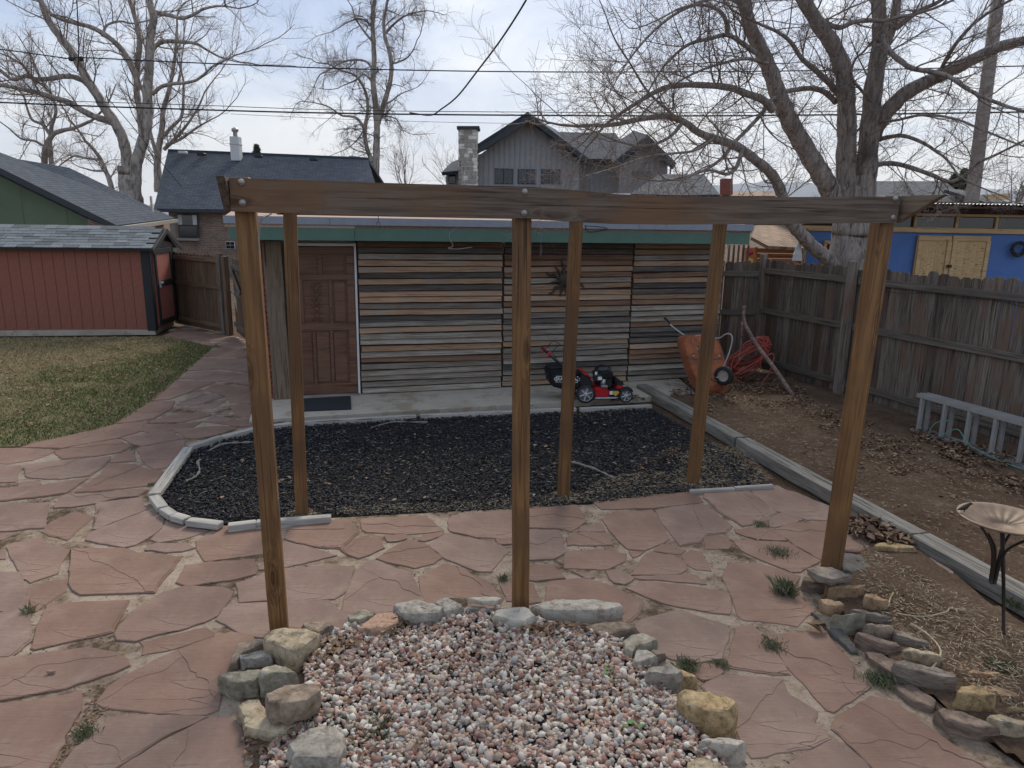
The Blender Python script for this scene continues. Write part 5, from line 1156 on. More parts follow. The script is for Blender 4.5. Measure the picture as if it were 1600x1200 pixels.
# ================================================================ LAWN MOWER
Bm=g(908,623,.03); Fm=g(969,622,.03); Bm.z=Fm.z=.03
mx_=(Fm-Bm).normalized(); wb_=(Fm-Bm).length
mo=empty('lawn_mower',Bm,math.atan2(mx_.y,mx_.x),'red and black push lawn mower with rear grass bag on the concrete','lawn mower')
MM=Matrix.Identity(4); MM.col[0][:3]=mx_; MM.col[1][:3]=Vector((-mx_.y,mx_.x,0)); MM.col[3][:3]=Bm
def mp_(name,me,x=0,y=0,z=0,rot=None,par=None):
    m=MM@Matrix.Translation((x,y,z)); 
    if rot is not None: m=m@rot
    return put(name,me,None,par or mo,m)
K=wb_/.60
RX=Matrix.Rotation(PI/2,4,'X')
def wheel(x,y,r,side):
    e_=mp_('wheel',lathe([(r*.72,-.028),(r*.93,-.03),(r,-.018),(r,.018),(r*.93,.03),(r*.72,.028)],28,M['rubber'],True,False),x,y,r,RX)
    mp_('rim',lathe([(r*.70,-.022),(r*.78,-.029),(r*.84,-.026),(r*.84,.026),(r*.78,.029),(r*.70,.022)],28,M['silver'],True,False),x,y,r,RX,e_)
    mp_('hub',lathe([(.0,-.034),(r*.16,-.034),(r*.22,-.028),(r*.22,.028),(r*.16,.034),(0,.034)],14,M['silver'],True,False),x,y,r,RX,e_)
    mp_('disc',lathe([(.0,-.008),(r*.74,-.012),(r*.74,.012),(0,.008)],20,M['wheelgrey'],True,False),x,y,r,RX,e_)
    for k in range(6):
        a=k*PI/3+.3; d=box(r*.6,.05,r*.13,M['silver'],.004); mp_('spoke',d,x+math.cos(a)*r*.46,y,r+math.sin(a)*r*.46,Matrix.Rotation(-a,4,'Y'),e_)
rr_,rf=.135*K,.105*K
for y in (-.26*K,.26*K): wheel(0,y,rr_,1); wheel(wb_,y,rf,1)
dk=[(.12,.07),(.5,.055),(.56,.10),(.58,.17),(.50,.215),(.13,.24),(.09,.16)]
def px_(pts,s=K): return [(a*s,b*s) for a,b in pts]
mp_('deck',prism(px_([(.13,.075),(.36,.07),(.36,.2),(.12,.235)]),M['mower_red'],-.25*K,.25*K,.02))
mp_('deck',prism(px_([(.361,.07),(.52,.075),(.56,.11),(.55,.2),(.361,.2)]),M['black_gloss'],-.245*K,.245*K,.02))
mp_('deck_nose',prism(px_([(.48,.10),(.60,.12),(.62,.19),(.56,.235),(.47,.235)]),M['mower_red'],-.2*K,.2*K,.02))
mp_('skirt',prism(px_([(.15,.055),(.50,.06),(.5,.075),(.15,.08)]),M['silver'],-.253*K,.253*K,.004))
for sg in (-1,1):
    mp_('fender',prism(px_([(.52,.15),(.57,.22),(.63,.235),(.70,.2),(.72,.14),(.68,.17),(.62,.2),(.57,.17)]),M['black'],sg*.24*K-.03,sg*.24*K+.03,.01))
mp_('front_cover',prism(px_([(.50,.2),(.60,.22),(.58,.27),(.52,.33),(.45,.34)]),M['black'],-.16*K,.16*K,.02))
mp_('engine_block',prism(px_([(.22,.2),(.42,.2),(.43,.33),(.22,.33)]),M['black'],-.13*K,.13*K,.015))
mp_('engine_cover',prism(px_([(.16,.335),(.20,.43),(.27,.46),(.38,.45),(.46,.40),(.47,.335)]),M['black_gloss'],-.17*K,.17*K,.03))
mp_('starter_housing',lathe([(.0,.06),(.05,.055),(.10,.035),(.115,0)],20,M['black_gloss'],True,False),.31*K,0,.45*K)
mp_('cylinder',lathe([(.03,0),(.035,.0),(.035,.10),(.02,.105)],14,M['steel']),.28*K,-.16*K,.22*K)
mp_('air_filter',box(.11,.07,.09,M['black'],.012),.18*K,-.19*K,.36*K)
mp_('fuel_cap',lathe([(.0,.03),(.03,.028),(.032,0)],14,M['black'],True,False),.38*K,-.1*K,.44*K)
lab=box(.055,.004,.045,M['label'],0); mp_('sticker',lab,.21*K,-.235*K+.001,.36*K); mp_('sticker',box(.03,.004,.04,M['label'],0),.16*K,-.2*K,.43*K)
mp_('sticker',prism([(0,0),(.05,-.045),(.10,0),(.085,.03),(.015,.03)],M['yellow'],-.003,0),.40*K,-.25*K,.14*K); mp_('sticker',box(.04,.004,.05,M['label'],0),.385*K,-.249*K,.145*K)
mp_('bracket',box(.09,.05,.03,M['chrome'],.004),.28*K,-.235*K,.24*K)
mp_('rear_shield',prism(px_([(-.02,.15),(.12,.22),(.10,.34),(.04,.40),(-.06,.42),(-.1,.3)]),M['black'],-.22*K,.22*K,.02))
mp_('rear_arch',prism(px_([(-.02,.405),(.03,.40),(.09,.345),(.10,.355),(.04,.418),(-.02,.42)]),M['mower_red'],-.225*K,.225*K,.003))
# handle
def Q(x,y,z): return MM@Vector((x*K,y*K,z*K))
hx=[(.06,.24),(-.42,.62),(-.52,.72)]
for sg in (-1,1): tube('handle_bar',[Q(.06,sg*.2,.22),Q(-.42,sg*.2,.60),Q(-.58,sg*.2,.74)],.014,M['black_gloss'],mo,8)
tube('handle_bar',[Q(-.58,-.2,.74),Q(-.60,-.19,.76),Q(-.60,.19,.76),Q(-.58,.2,.74)],.014,M['black_gloss'],mo,8)
for sg in (-1,1): mp_('bracket',box(.035,.03,.10,M['mower_red'],.008),-.55*K,sg*.2*K,.71*K,Matrix.Rotation(.7,4,'Y'))
bl=[Q(-.5,-.2,.74),Q(-.44,-.2,.82),Q(-.38,-.19,.84),Q(-.36,-.1,.83),Q(-.36,.1,.83),Q(-.38,.19,.84),Q(-.44,.2,.82),Q(-.5,.2,.74)]
tube('bail',smoothline(bl,4),.005,M['black'],mo,6)
tube('control_cable',smoothline([Q(-.5,-.2,.74),Q(-.35,-.22,.55),Q(-.2,-.23,.5),Q(0,-.2,.45),Q(.15,-.15,.42)],5),.004,M['black'],mo,5)
# grass bag
bag=prism(px_([(-.56,.50),(-.30,.52),(-.06,.40),(-.05,.2),(-.22,.16),(-.5,.24)]),M['cloth_black'],-.2*K,.2*K,.035); gbag=mp_('grass_bag',bag)
tube('bag_frame',[Q(-.55,-.205,.51),Q(-.29,-.205,.53),Q(-.06,-.205,.41)],.007,M['black_gloss'],mo,6)
lg=mp_('bag_label',box(.30,.003,.085,M['label'],0),-.27*K,-.203*K,.345*K,Matrix.Rotation(.04,4,'Y'),gbag); mp_('bag_label_field',box(.285,.003,.07,M['black'],0),-.27*K,-.2055*K,.345*K,Matrix.Rotation(.04,4,'Y'),gbag)
cu=bpy.data.curves.new('t','FONT'); cu.body='CRAFTSMAN'; cu.size=.062; cu.align_x='CENTER'; cu.align_y='CENTER'; cu.extrude=.0008; cu.offset=.0009; to=bpy.data.objects.new('t',cu); COL.objects.link(to); bpy.context.view_layer.update()
tme=bpy.data.meshes.new_from_object(to.evaluated_get(bpy.context.evaluated_depsgraph_get())); bpy.data.objects.remove(to); tme.materials.clear(); tme.materials.append(M['label'])
mp_('lettering',tme,-.27*K,-.2085*K,.345*K,Matrix.Rotation(.04,4,'Y')@Matrix.Rotation(PI/2,4,'X'),gbag)
# ================================================================ WHEELBARROW, HOSE, BRANCH, LADDER
wc=g(1112,618); wbv=empty('wheelbarrow',wc,0,'rusty orange wheelbarrow tipped up on its nose against the fence corner','wheelbarrow')
Yq=wc.y
def T3(u,v,dy=0): return at(u,v,Yq+dy)
# tray: shallow pan seen from beneath, leaning; rim outline at the back, base panel towards the viewer
rim=[T3(*p) for p in P_("1068,545 1071,533 1085,531 1110,530 1127,532 1136,545 1141,580 1142,603 1128,616 1105,620 1085,608 1075,580")]
n=len(rim); cen=sum(rim,Vector())/n; nv=Vector((-.12,-.8,.35)).normalized()
lean=[Vector((p.x,p.y+.42*(p.z-.0)/.75*.9,p.z)) for p in rim]
cen=sum(lean,Vector())/n; rings=[[cen+(p-cen)*1.03+nv*-.0 for p in lean],[cen+(p-cen)*1.0 for p in lean],[cen+(p-cen)*.93+nv*.07 for p in lean],[cen+(p-cen)*.8+nv*.15 for p in lean],[cen+(p-cen)*.74+nv*.16 for p in lean]]
vs=[v for r in rings for v in r]; fs=[(k*n+i,k*n+(i+1)%n,(k+1)*n+(i+1)%n,(k+1)*n+i) for k in range(4) for i in range(n)]+[tuple(4*n+i for i in range(n))]
tr_=put('tray',mesh('tray',vs,fs,M['barrow'],True),None,wbv); md=tr_.modifiers.new('s','SOLIDIFY'); md.thickness=.006; md=tr_.modifiers.new('sub','SUBSURF'); md.levels=1; md.render_levels=2
tube('rim_tube',smoothline([lean[i] for i in range(n)]+[lean[0]],4),.011,M['rust'],wbv,6)
def wbt(pts,r,m,name='frame_tube'): return tube(name,smoothline([T3(u,v,dy) for u,v,dy in pts],5),r,M[m],wbv,7)
wbt([(1038,496,.5),(1048,508,.46),(1062,519,.42),(1076,529,.38),(1090,545,.15),(1112,585,.0),(1122,590,-.1)],.012,'steel','handle')
wbt([(1038,496,.5),(1043,501,.48),(1047,506,.465)],.017,'black','grip')
wbt([(1080,529,.3),(1092,524,.3),(1110,528,.25),(1124,528,.2),(1134,522,.15),(1142,523,.1),(1144,532,.05),(1139,552,.0),(1129,576,-.05)],.011,'alu','leg_tube')
wbt([(1108,584,.05),(1118,585,0),(1130,587,-.08)],.014,'rust','axle')
wbt([(1082,560,-.02),(1100,563,-.05),(1126,560,-.04)],.011,'rust','brace'); wbt([(1090,540,.12),(1098,565,-.02),(1110,590,-.08),(1120,596,-.1)],.012,'rust','brace')
for uu,vv in ((1084,557),(1124,557),(1100,590)): put('bolt_head',bolt,None,wbv,Matrix.Translation(T3(uu,vv,-.06))@Matrix.Rotation(PI/2,4,'X'))
wcn=T3(1131,587,-.1); wm=Matrix.Translation(wcn)@Matrix.Rotation(R(-38),4,'Z')@Matrix.Rotation(R(10),4,'Y')@Matrix.Rotation(R(88),4,'X')
r=.135; wh=put('wheel',lathe([(r*.6,-.035),(r*.85,-.042),(r,-.02),(r,.02),(r*.85,.042),(r*.6,.035)],26,M['rubber'],True,False),None,wbv,wm)
put('rim',lathe([(.0,.02),(r*.2,.022),(r*.5,.006),(r*.62,.034),(r*.62,-.034),(r*.5,-.006),(r*.2,-.02),(0,-.02)],22,M['gutter'],True,False),None,wh,wm)
# hose
hc=g(1178,590); T=Tubes(); C=at(1170,563,hc.y-.1)
random.seed(11)
for k in range(11):
    a0=random.uniform(0,6.28); tl=random.uniform(.25,1.15); rx=random.uniform(.32,.46); rz=random.uniform(.07,.22); P=[]
    ang=random.uniform(.25,.85)
    for t in np.linspace(0,2*PI,22):
        x=rx*math.cos(t)*(1+.1*math.sin(3*t+k)); z=rz*math.sin(t)*(1+.15*math.cos(2*t+k*2)); X=x*math.cos(ang)-z*math.sin(ang); Z=x*math.sin(ang)+z*math.cos(ang)
        P.append(Vector((C.x+X*.92+random.gauss(0,.004),C.y-.05*k/4+.12*math.sin(t+k)+(.1),max(.035,C.z+.04+Z*.95))))
    P.append(P[0]); T.add(P,.0145,7)
for pts in ("1176,530 1186,533 1190,545 1189,556 1188,566 1189,577","1146,575 1160,558 1174,538 1186,528 1194,533 1193,550 1184,566","1150,585 1170,572 1192,560 1208,553 1206,572 1196,592 1180,601 1160,598 1145,590","1146,560 1168,545 1182,528 1193,532 1197,548 1190,560"):
    T.add(smoothline([at(u,v,hc.y-.38) for u,v in P_(pts)],6),.0125,7)
hz_=empty('garden_hose',hc,0,'tangled coil of red rubber hose hung over a leaning branch by the fence','hose'); put('coil',T.mesh(M['hose']),None,hz_)
e=at(1189,578,hc.y-.38); put('coupling',lathe([(.014,0),(.02,0),(.02,-.03),(.012,-.035)],12,M['yellow']),None,hz_,Matrix.Translation(e))
random.seed(7)
bp=empty('dead_branch',g(1238,618),0,'forked dead branch with peeling reddish bark leaning against the fence corner','branch')
b0=g(1239,619); b1=at(1183,540,b0.y+.7); b2_=at(1163,503,b0.y+1.0); b3_=at(1163,478,b0.y+1.1)
t_=Tubes(); t_.add(smoothline([b0,b0.lerp(b1,.5)+Vector((0,0,.02)),b1,b2_,b3_],5),np.linspace(.035,.026,21),9,True); put('stem',t_.mesh(M['branch']),None,bp)
b4_=g(1155,582); b4_.z=.05; b4_=at(1155,562,b0.y+1.0); t_=Tubes(); t_.add(smoothline([b4_,at(1158,530,b0.y+1.05),b2_+Vector((-.03,0,0))],5),.022,8,True); put('fork',t_.mesh(M['branch']),None,bp)
# ladder
LA=Wall(g(1426,676)[:2],g(1600,734)[:2])
ld=empty('extension_ladder',LA.pt(0,0),0,'dull aluminium extension ladder lying on its side along the fence','ladder')
lh=.47
for o,st_ in ((0,0),(-.10,.01)):
    for z in (.035,lh):
        board('side_rail',LA.pt(st_,z,o-.0),LA.pt(LA.len+1.3,z,o),.055,.022,M['alu'],ld); 
        for sgn in (-1,1): board('rail_flange',LA.pt(st_,z+.0,o+sgn*.027),LA.pt(LA.len+1.3,z,o+sgn*.027),.006,.05,M['alu'],ld,bev=.001)
    s=.07+st_
    while s<LA.len+1.2: board('rung',LA.pt(s,.01,o),LA.pt(s,lh-.01,o),.05,.04,M['alu'],ld,bev=.008); s+=.305
tag(tube('cord',smoothline([LA.pt(.5,.3,.05),LA.pt(.35,.22,.09),LA.pt(.3,.05,.12),LA.pt(.36,.03,.14),LA.pt(.5,.15,.08),LA.pt(.62,.22,.06),LA.pt(.8,.1,.08),LA.pt(1.2,.04,.1),LA.pt(1.8,.04,.12)],6),.005,M['cord'],None,6),'thin teal cord looped round the second ladder rung','cord')
# ================================================================ BIRD BATH
bb=g(1569,1000); sh_=at(1572,800,bb.y).z
bd=empty('bird_bath',bb,0,'bronze bird bath with fluted shallow bowl on a thin branching stake','bird bath')
tx_=at(1567,822,bb.y); sh_=tx_.z; lx_=tx_.x-bb.x
tube('stake',[Vector((bb.x,bb.y,-.02)),Vector((bb.x+lx_*.5,bb.y,sh_*.5)),Vector((bb.x+lx_,bb.y,sh_-.02))],[.009,.010,.012],M['bronze'],bd,8)
b0x=bb.x; bb=Vector((b0x+lx_,bb.y,0)); bc=Vector((bb.x,bb.y,sh_)); rb_=.235
for k in range(4):
    a=k*PI/2+.5; P=[Vector((bb.x+.012*math.cos(a),bb.y+.012*math.sin(a),sh_-.36)),Vector((bb.x+.02*math.cos(a),bb.y+.02*math.sin(a),sh_-.22)),Vector((bb.x+.05*math.cos(a),bb.y+.05*math.sin(a),sh_-.12)),Vector((bb.x+.14*math.cos(a),bb.y+.14*math.sin(a),sh_-.02))]; tube('stem_branch',smoothline(P,4),np.linspace(.010,.007,13),M['bronze'],bd,6)
vs=[];fs=[];kk=96; prof=[(0,.0),(.055,.0),(.06,.006),(.12,.014),(.19,.034),(.215,.05),(.235,.052),(.237,.044),(.20,.026),(.12,.004),(.04,-.012),(0,-.012)]
for (r_,z_) in prof:
    for j in range(kk):
        a=2*PI*j/kk; fl=.006*abs(math.sin(a*10)) if .058<r_<.21 and z_>.004 else 0; vs.append((r_*math.cos(a),r_*math.sin(a),z_+fl))
for i in range(len(prof)-1):
    for j in range(kk): fs.append((i*kk+j,i*kk+(j+1)%kk,(i+1)*kk+(j+1)%kk,(i+1)*kk+j))
put('bowl',mesh('bowl',vs,fs,M['terracotta'],True),None,bd,Matrix.Translation(bc))
for a,s_ in ((2.75,1),(5.6,1.1)):    # little bird figures on the rim
    p=bc+Vector((.2*math.cos(a),.2*math.sin(a),.06)); T=Tubes(); T.add([p+Vector((-.04,0,.005)),p+Vector((-.02,0,.012)),p+Vector((0,0,.02)),p+Vector((.015,0,.035)),p+Vector((.028,0,.045)),p+Vector((.045,0,.042))],[.003,.010,.016,.011,.010,.002],8); T.add([p+Vector((0,0,-.01)),p+Vector((0,0,.01))],.003,4); put('bird_figure',T.mesh(M['bronze']),None,bd)
# ================================================================ ROCKS
M['r_tan']=stone('lichened tan rock',[(.11,.088,.06),(.37,.295,.195),(.54,.455,.33)],14,.95,.02,spots=(.12,.125,.10))
M['r_grey']=stone('grey rock',[(.12,.107,.088),(.31,.28,.235),(.48,.44,.375)],16,.95,.02,spots=(.14,.14,.13))
M['r_lichen']=stone('grey green rock',[(.09,.082,.06),(.255,.23,.175),(.43,.39,.31)],16,.95,.02,spots=(.24,.2,.13))
M['r_brown']=stone('brown rock',[(.08,.058,.042),(.235,.178,.13),(.38,.30,.225)],14,.95,.02,spots=(.14,.13,.115))
M['r_ochre']=stone('ochre rock',[(.14,.095,.05),(.38,.27,.14),(.53,.42,.26)],18,.95,.025,spots=(.16,.12,.07))
M['r_orange']=stone('orange sandstone',[(.13,.085,.055),(.34,.22,.13),(.48,.35,.23)],16,.95,.02)
M['r_cream']=stone('cream limestone',[(.30,.27,.22),(.43,.385,.32),(.5,.46,.4)],12,.9,.015,spots=(.25,.2,.15))
M['r_pink']=stone('crumbly pink granite',[(.2,.11,.075),(.38,.24,.165),(.48,.34,.25)],44,.95,.03)
M['r_slate']=stone('dark blue slate',[(.05,.046,.042),(.11,.10,.09),(.18,.165,.145)],7,.85,.015)
M['r_purple']=stone('purple brown sandstone',[(.075,.052,.04),(.18,.13,.10),(.31,.24,.185)],12,.9,.015,strat=(1,1,5))
M['r_layer']=stone('layered brown shale',[(.08,.063,.048),(.22,.18,.145),(.36,.305,.25)],12,.9,.02,strat=(1,1,7))
def rock(blk,off,sc,h,mt,label,z0=-.02,flat=.5,group=None):
    pp=P_(blk,off,sc); zt=z0+h
    vmin=min(p[1] for p in pp); vmax=max(p[1] for p in pp)
    foot=[g(u,v,z0+h*(.95-.9*(v-vmin)/(vmax-vmin))) for u,v in pp]; c=sum(foot,Vector())/len(foot); pts=[]
    n=len(foot)
    for i in range(n):
        a=foot[i];b=foot[(i+1)%n]; k=max(1,int((b-a).length/.022))
        for j in range(k): pts.append(a.lerp(b,j/k))
    n=len(pts); bm=bmesh.new(); rings=[]; sd_=random.uniform(0,50)
    flatk=h<.09; lv=[(0,.93),(.2,.98),(.45,1.0),(.68,1.0),(.86,.98),(.97,.93),(1.0,.82),(1.0,.6),(1.0,.32)]
    rad=sum((Vector((p.x,p.y))-Vector((c.x,c.y))).length for p in pts)/n
    cuts=[]
    for k in range(6 if flatk else 9):
        az=random.uniform(0,2*PI); el=random.uniform(.35,1.15) if not flatk else random.uniform(.7,1.3)
        cuts.append((Vector((math.cos(az)*math.cos(el),math.sin(az)*math.cos(el),math.sin(el))),random.uniform(.86,1.0)))
    cuts.append((Vector((random.gauss(0,.09),random.gauss(0,.09)-.05,1)).normalized(),random.uniform(.88,.97)))
    ext=[max((p-c).x*nv_.x+(p-c).y*nv_.y for p in pts)+h*.5*nv_.z for nv_,_ in cuts]
    mid=Vector((c.x,c.y,z0+h*.5))
    def shape(q):
        for (nv_,f_),e_ in zip(cuts,ext):
            d_=(q-mid).dot(nv_)-e_*f_
            if d_>0: q=q-nv_*d_
        nn=noise.noise((q.x*9+sd_,q.y*9,q.z*9)); n2=noise.noise((q.x*30+sd_,q.y*30,q.z*30)); n3=noise.noise((q.x*70+sd_,q.y*70,q.z*70))
        dr=(q-mid).normalized(); return q+dr*(nn*.014+n2*.009+n3*.004)
    for t,s in lv:
        ring=[]
        for p in pts:
            d=Vector((p.x-c.x,p.y-c.y,0)); q=Vector((c.x,c.y,0))+d*s; q.z=z0+h*t; q=shape(q); ring.append(bm.verts.new((q.x-c.x,q.y-c.y,q.z)))
        rings.append(ring)
    for a,b in zip(rings,rings[1:]):
        for i in range(n): bm.faces.new((a[i],a[(i+1)%n],b[(i+1)%n],b[i]))
    q=shape(Vector((c.x,c.y,z0+h))); cv_=bm.verts.new((0,0,q.z))
    for i in range(n): bm.faces.new((rings[-1][i],rings[-1][(i+1)%n],cv_))
    bmesh.ops.recalc_face_normals(bm,faces=bm.faces[:])
    for e in bm.edges: e.smooth=True
    me=bpy.data.meshes.new('rock'); bm.to_mesh(me); bm.free(); me.materials.append(M[mt]); smooth(me)
    try: me.set_sharp_from_angle(angle=R(24))
    except Exception: pass
    tag(put('rock',me,None,None,Matrix.Translation((c.x,c.y,0))),label,'rock',group)
G1='rocks ringing the gravel bed'; G2='stones edging the soil bed at right'
a=(320,900);b=(400,740);c=(820,900);d=(1200,840)
for r_ in [("355,415 420,345 640,325 715,370 700,440 590,630 520,600 420,500 370,490",a,4,.19,'r_tan','large triangular tan rock resting at the foot of the left front post'),
("600,300 700,285 790,290 800,340 770,400 710,450 640,400",a,4,.13,'r_brown','brownish block tucked behind the large triangular tan rock'),
("210,545 350,460 440,520 430,560 340,590 230,600",a,4,.10,'r_grey','smooth grey rock half hidden under the triangular tan one'),
("75,655 280,590 370,590 365,640 330,740 215,800 180,780 110,700",a,4,.15,'r_lichen','pale lichen-covered slab at the far left of the rock ring'),
("340,740 360,650 440,555 500,580 585,665 560,700 490,720 370,790",a,4,.19,'r_lichen','wedge-shaped lichened rock right of the pale slab'),
("200,820 270,765 330,760 380,860 400,920 580,970 570,1040 430,1075 250,1020 235,920",a,4,.10,'r_tan','low olive-grey slab under the round brown boulder'),
("520,1150 600,1010 700,960 820,915 870,1000 880,1140 840,1290 560,1290",a,4,.16,'r_grey','big light grey boulder at the bottom left corner of the gravel'),
("565,940 600,880 690,850 760,880 740,930 650,1000 580,1000",b,4,.12,'r_lichen','small greyish rock left of the crumbly pink one'),
("680,980 740,890 840,860 890,920 880,1000 800,1060 640,1060",b,4,.12,'r_pink','crumbly orange-pink rock beside the round blue-grey boulder'),
("860,860 990,785 1120,830 1170,900 1150,970 1000,1000 890,970",b,4,.16,'r_grey','round blue-grey boulder in the back of the ring'),
("1115,830 1180,775 1290,850 1300,900 1230,945 1170,955 1150,890",b,4,.13,'r_grey','grey rounded rock just right of the blue-grey boulder'),
("1290,840 1470,835 1480,900 1320,915",b,4,.09,'r_grey','flat-topped grey block beneath a thin tan flake'),
("1210,780 1320,790 1310,835 1250,830",b,4,.08,'r_tan','little tan rock behind the flat-topped grey block'),
("-188,240 -80,190 20,200 76,300 0,385 -80,370 -190,310",c,4,.14,'r_cream','pale pinkish rock at the foot of the middle front post'),
("30,210 180,150 380,140 500,185 600,190 615,240 510,300 240,310 100,290",c,4,.13,'r_cream','widest flat cream slab with an orange edge, right of the middle post'),
("300,350 600,280 690,320 700,350 520,435 400,410",c,4,.09,'r_brown','dark brown rock poking out under the cream slab'),
("130,340 230,320 290,350 190,415",c,4,.08,'r_grey','small dark grey rock below the left end of the cream slab'),
("610,430 680,370 750,350 830,430 740,480 690,510 665,580 620,540",c,4,.12,'r_lichen','mottled lichened rock behind the lumpy grey one'),
("665,600 700,460 770,470 815,550 740,620 680,635",c,4,.12,'r_grey','lumpy grey rock leaning against the mottled one'),
("770,480 830,460 885,515 820,555",c,4,.08,'r_brown','small dark brown stone wedged at the outer side of the ring'),
("750,680 790,560 900,565 980,690 950,750 870,745 760,700",c,4,.17,'r_grey','squarish grey rock with a darker middle'),
("880,565 940,565 1075,700 1070,720 985,720 950,640",c,4,.11,'r_ochre','ochre stone behind the squarish grey rock'),
("950,750 970,715 1150,740 1330,890 1330,930 1270,1035 1120,1010 1000,880",c,4,.20,'r_ochre','largest yellow-ochre pitted rock of the ring'),
("930,810 980,860 1075,980 1030,1010 960,930",c,4,.06,'r_slate','dark slate piece under the inner side of the ochre rock'),
("1080,1050 1130,1020 1240,1040 1340,1035 1385,1090 1320,1190 1220,1180",c,4,.14,'r_cream','smooth cream rock in front of the large ochre rock'),
("1010,1200 1060,1145 1160,1150 1260,1210 1250,1340 1000,1340",c,4,.13,'r_tan','tan rock cut off by the bottom edge right of the gravel'),
("260,1130 300,1090 385,1100 380,1160 310,1190 265,1170",c,4,.07,'r_tan','single fist-sized tan stone lying in the pink gravel'),
("1030,1170 1120,1130 1250,1140 1300,1280 1000,1300",a,4,.06,'r_brown','flat brown stone in the gravel at the bottom edge'),
("210,430 290,390 380,400 350,450 250,520 205,600 165,610",a,4,.09,'r_brown','low orange-brown stone left of the front left post')]:
    rock(*r_[:3],r_[3]*.85,*r_[4:],group=G1)
rock("375,800 440,765 500,690 640,670 720,700 725,770 640,880 500,930 400,910",a,4,.12,'r_brown','round brown boulder stacked on the olive-grey slab',z0=.07,group=G1)
rock("1315,780 1480,770 1530,790 1500,820 1420,830",b,4,.035,'r_cream','thin tan flake lying on the flat-topped grey block',z0=.075,group=G1)
for r_ in [("320,380 440,430 475,470 400,500 340,460",d,4,.11,'r_orange','flat tan-brown stone at the near end of the stack by the right post'),
("370,340 400,300 590,320 595,350 540,415 420,400",d,4,.15,'r_orange','broad orange-brown stone just below the post foot'),
("590,390 620,350 670,390 750,480 730,500 650,470",d,4,.16,'r_orange','bright orange pointed stone in the edging'),
("205,290 240,225 300,270 350,340 280,355 215,330",d,4,.12,'r_purple','purple-grey stone under the slab at the right post'),
("470,90 580,110 645,215 520,270 460,235",d,4,.09,'r_slate','dark bluish slab just right of the right post foot'),
("590,110 700,110 840,170 800,210 660,200 600,140",d,4,.07,'r_purple','brown lichened slab between the dark bluish slab and the yellow stone'),
("660,60 720,25 790,25 930,110 830,125 680,90",d,4,.10,'r_ochre','elongated yellow stone near the timber'),
("820,55 900,45 960,95 930,115",d,4,.04,'r_purple','small flat purplish stone touching the yellow one'),
("945,130 1020,120 1165,235 1160,248 1020,240",d,4,.04,'r_purple','flat pinkish stone apart from the rest beside the timber'),
("390,515 440,490 520,500 605,570 600,590 500,560 410,530",d,4,.17,'r_lichen','greenish grey stone on top of the second layer'),
("510,455 560,450 770,570 700,575 600,520",d,4,.12,'r_layer','long thin grey slab behind the greenish stone'),
("600,550 640,540 780,620 760,650 690,665 620,600",d,4,.15,'r_brown','blocky brown stone halfway along the edging'),
("545,595 600,600 820,745 760,770 700,740 590,660",d,4,.13,'r_purple','long reddish stone in front of the blocky brown one'),
("770,570 830,590 1000,730 990,750 920,720 800,650",d,4,.12,'r_layer','long grey-brown slab on the soil side'),
("840,700 880,690 1080,815 1060,850 970,820 850,740",d,4,.14,'r_tan','tan bar-shaped stone after the long slab'),
("780,790 850,770 1000,830 1170,960 1160,995 1080,990 900,900 800,830",d,4,.16,'r_layer','large layered brown stone like a piece of bark'),
("610,710 680,710 800,800 820,860 770,900 700,830 620,760",d,4,.07,'r_purple','low purple stone below the reddish one'),
("770,920 900,910 1040,1050 1020,1110 880,1040",d,4,.06,'r_purple','low dusty purple stone below the bark-like one'),
("1160,1010 1200,930 1280,930 1400,1090 1400,1130 1230,1100 1170,1060",d,4,.18,'r_ochre','biggest yellowish boulder near the bottom right'),
("1240,870 1280,825 1440,880 1450,900 1380,925 1250,890",d,4,.09,'r_orange','flat orange-tan stone behind the yellowish boulder'),
("1240,900 1340,950 1430,960 1560,1040 1560,1055 1440,1050 1330,990",d,4,.08,'r_orange','flat pink and purple slab behind the yellowish boulder'),
("1480,1075 1550,1060 1700,1090 1700,1150 1560,1150 1490,1100",d,4,.11,'r_ochre','olive-yellow stone at the right edge'),
("1350,1150 1380,1110 1440,1115 1650,1240 1700,1310 1560,1290 1400,1210",d,4,.15,'r_tan','tan ridge-topped stone at the bottom right'),
("1035,1080 1080,1055 1180,1100 1330,1200 1450,1290 1300,1290 1100,1180",d,4,.12,'r_purple','purple-grey stone along the foot of the stack at bottom right'),
("270,455 330,480 480,620 560,740 520,745 400,620",d,4,.05,'r_slate','narrow upright strip of dark slate along the paving')]:
    rock(*r_[:3],r_[3]*.8,*r_[4:],group=G2)
rock("245,200 290,180 400,190 520,265 400,300 300,265",d,4,.05,'r_layer','dark flat slab propped against the foot of the right front post',z0=.11,group=G2)
p=g(80,1049); rock("295,605 320,588 345,590 348,603 325,612 300,615",(0,900),4,.02,'r_pink','tiny pink pebble lying on a flagstone at the left edge',z0=.004)
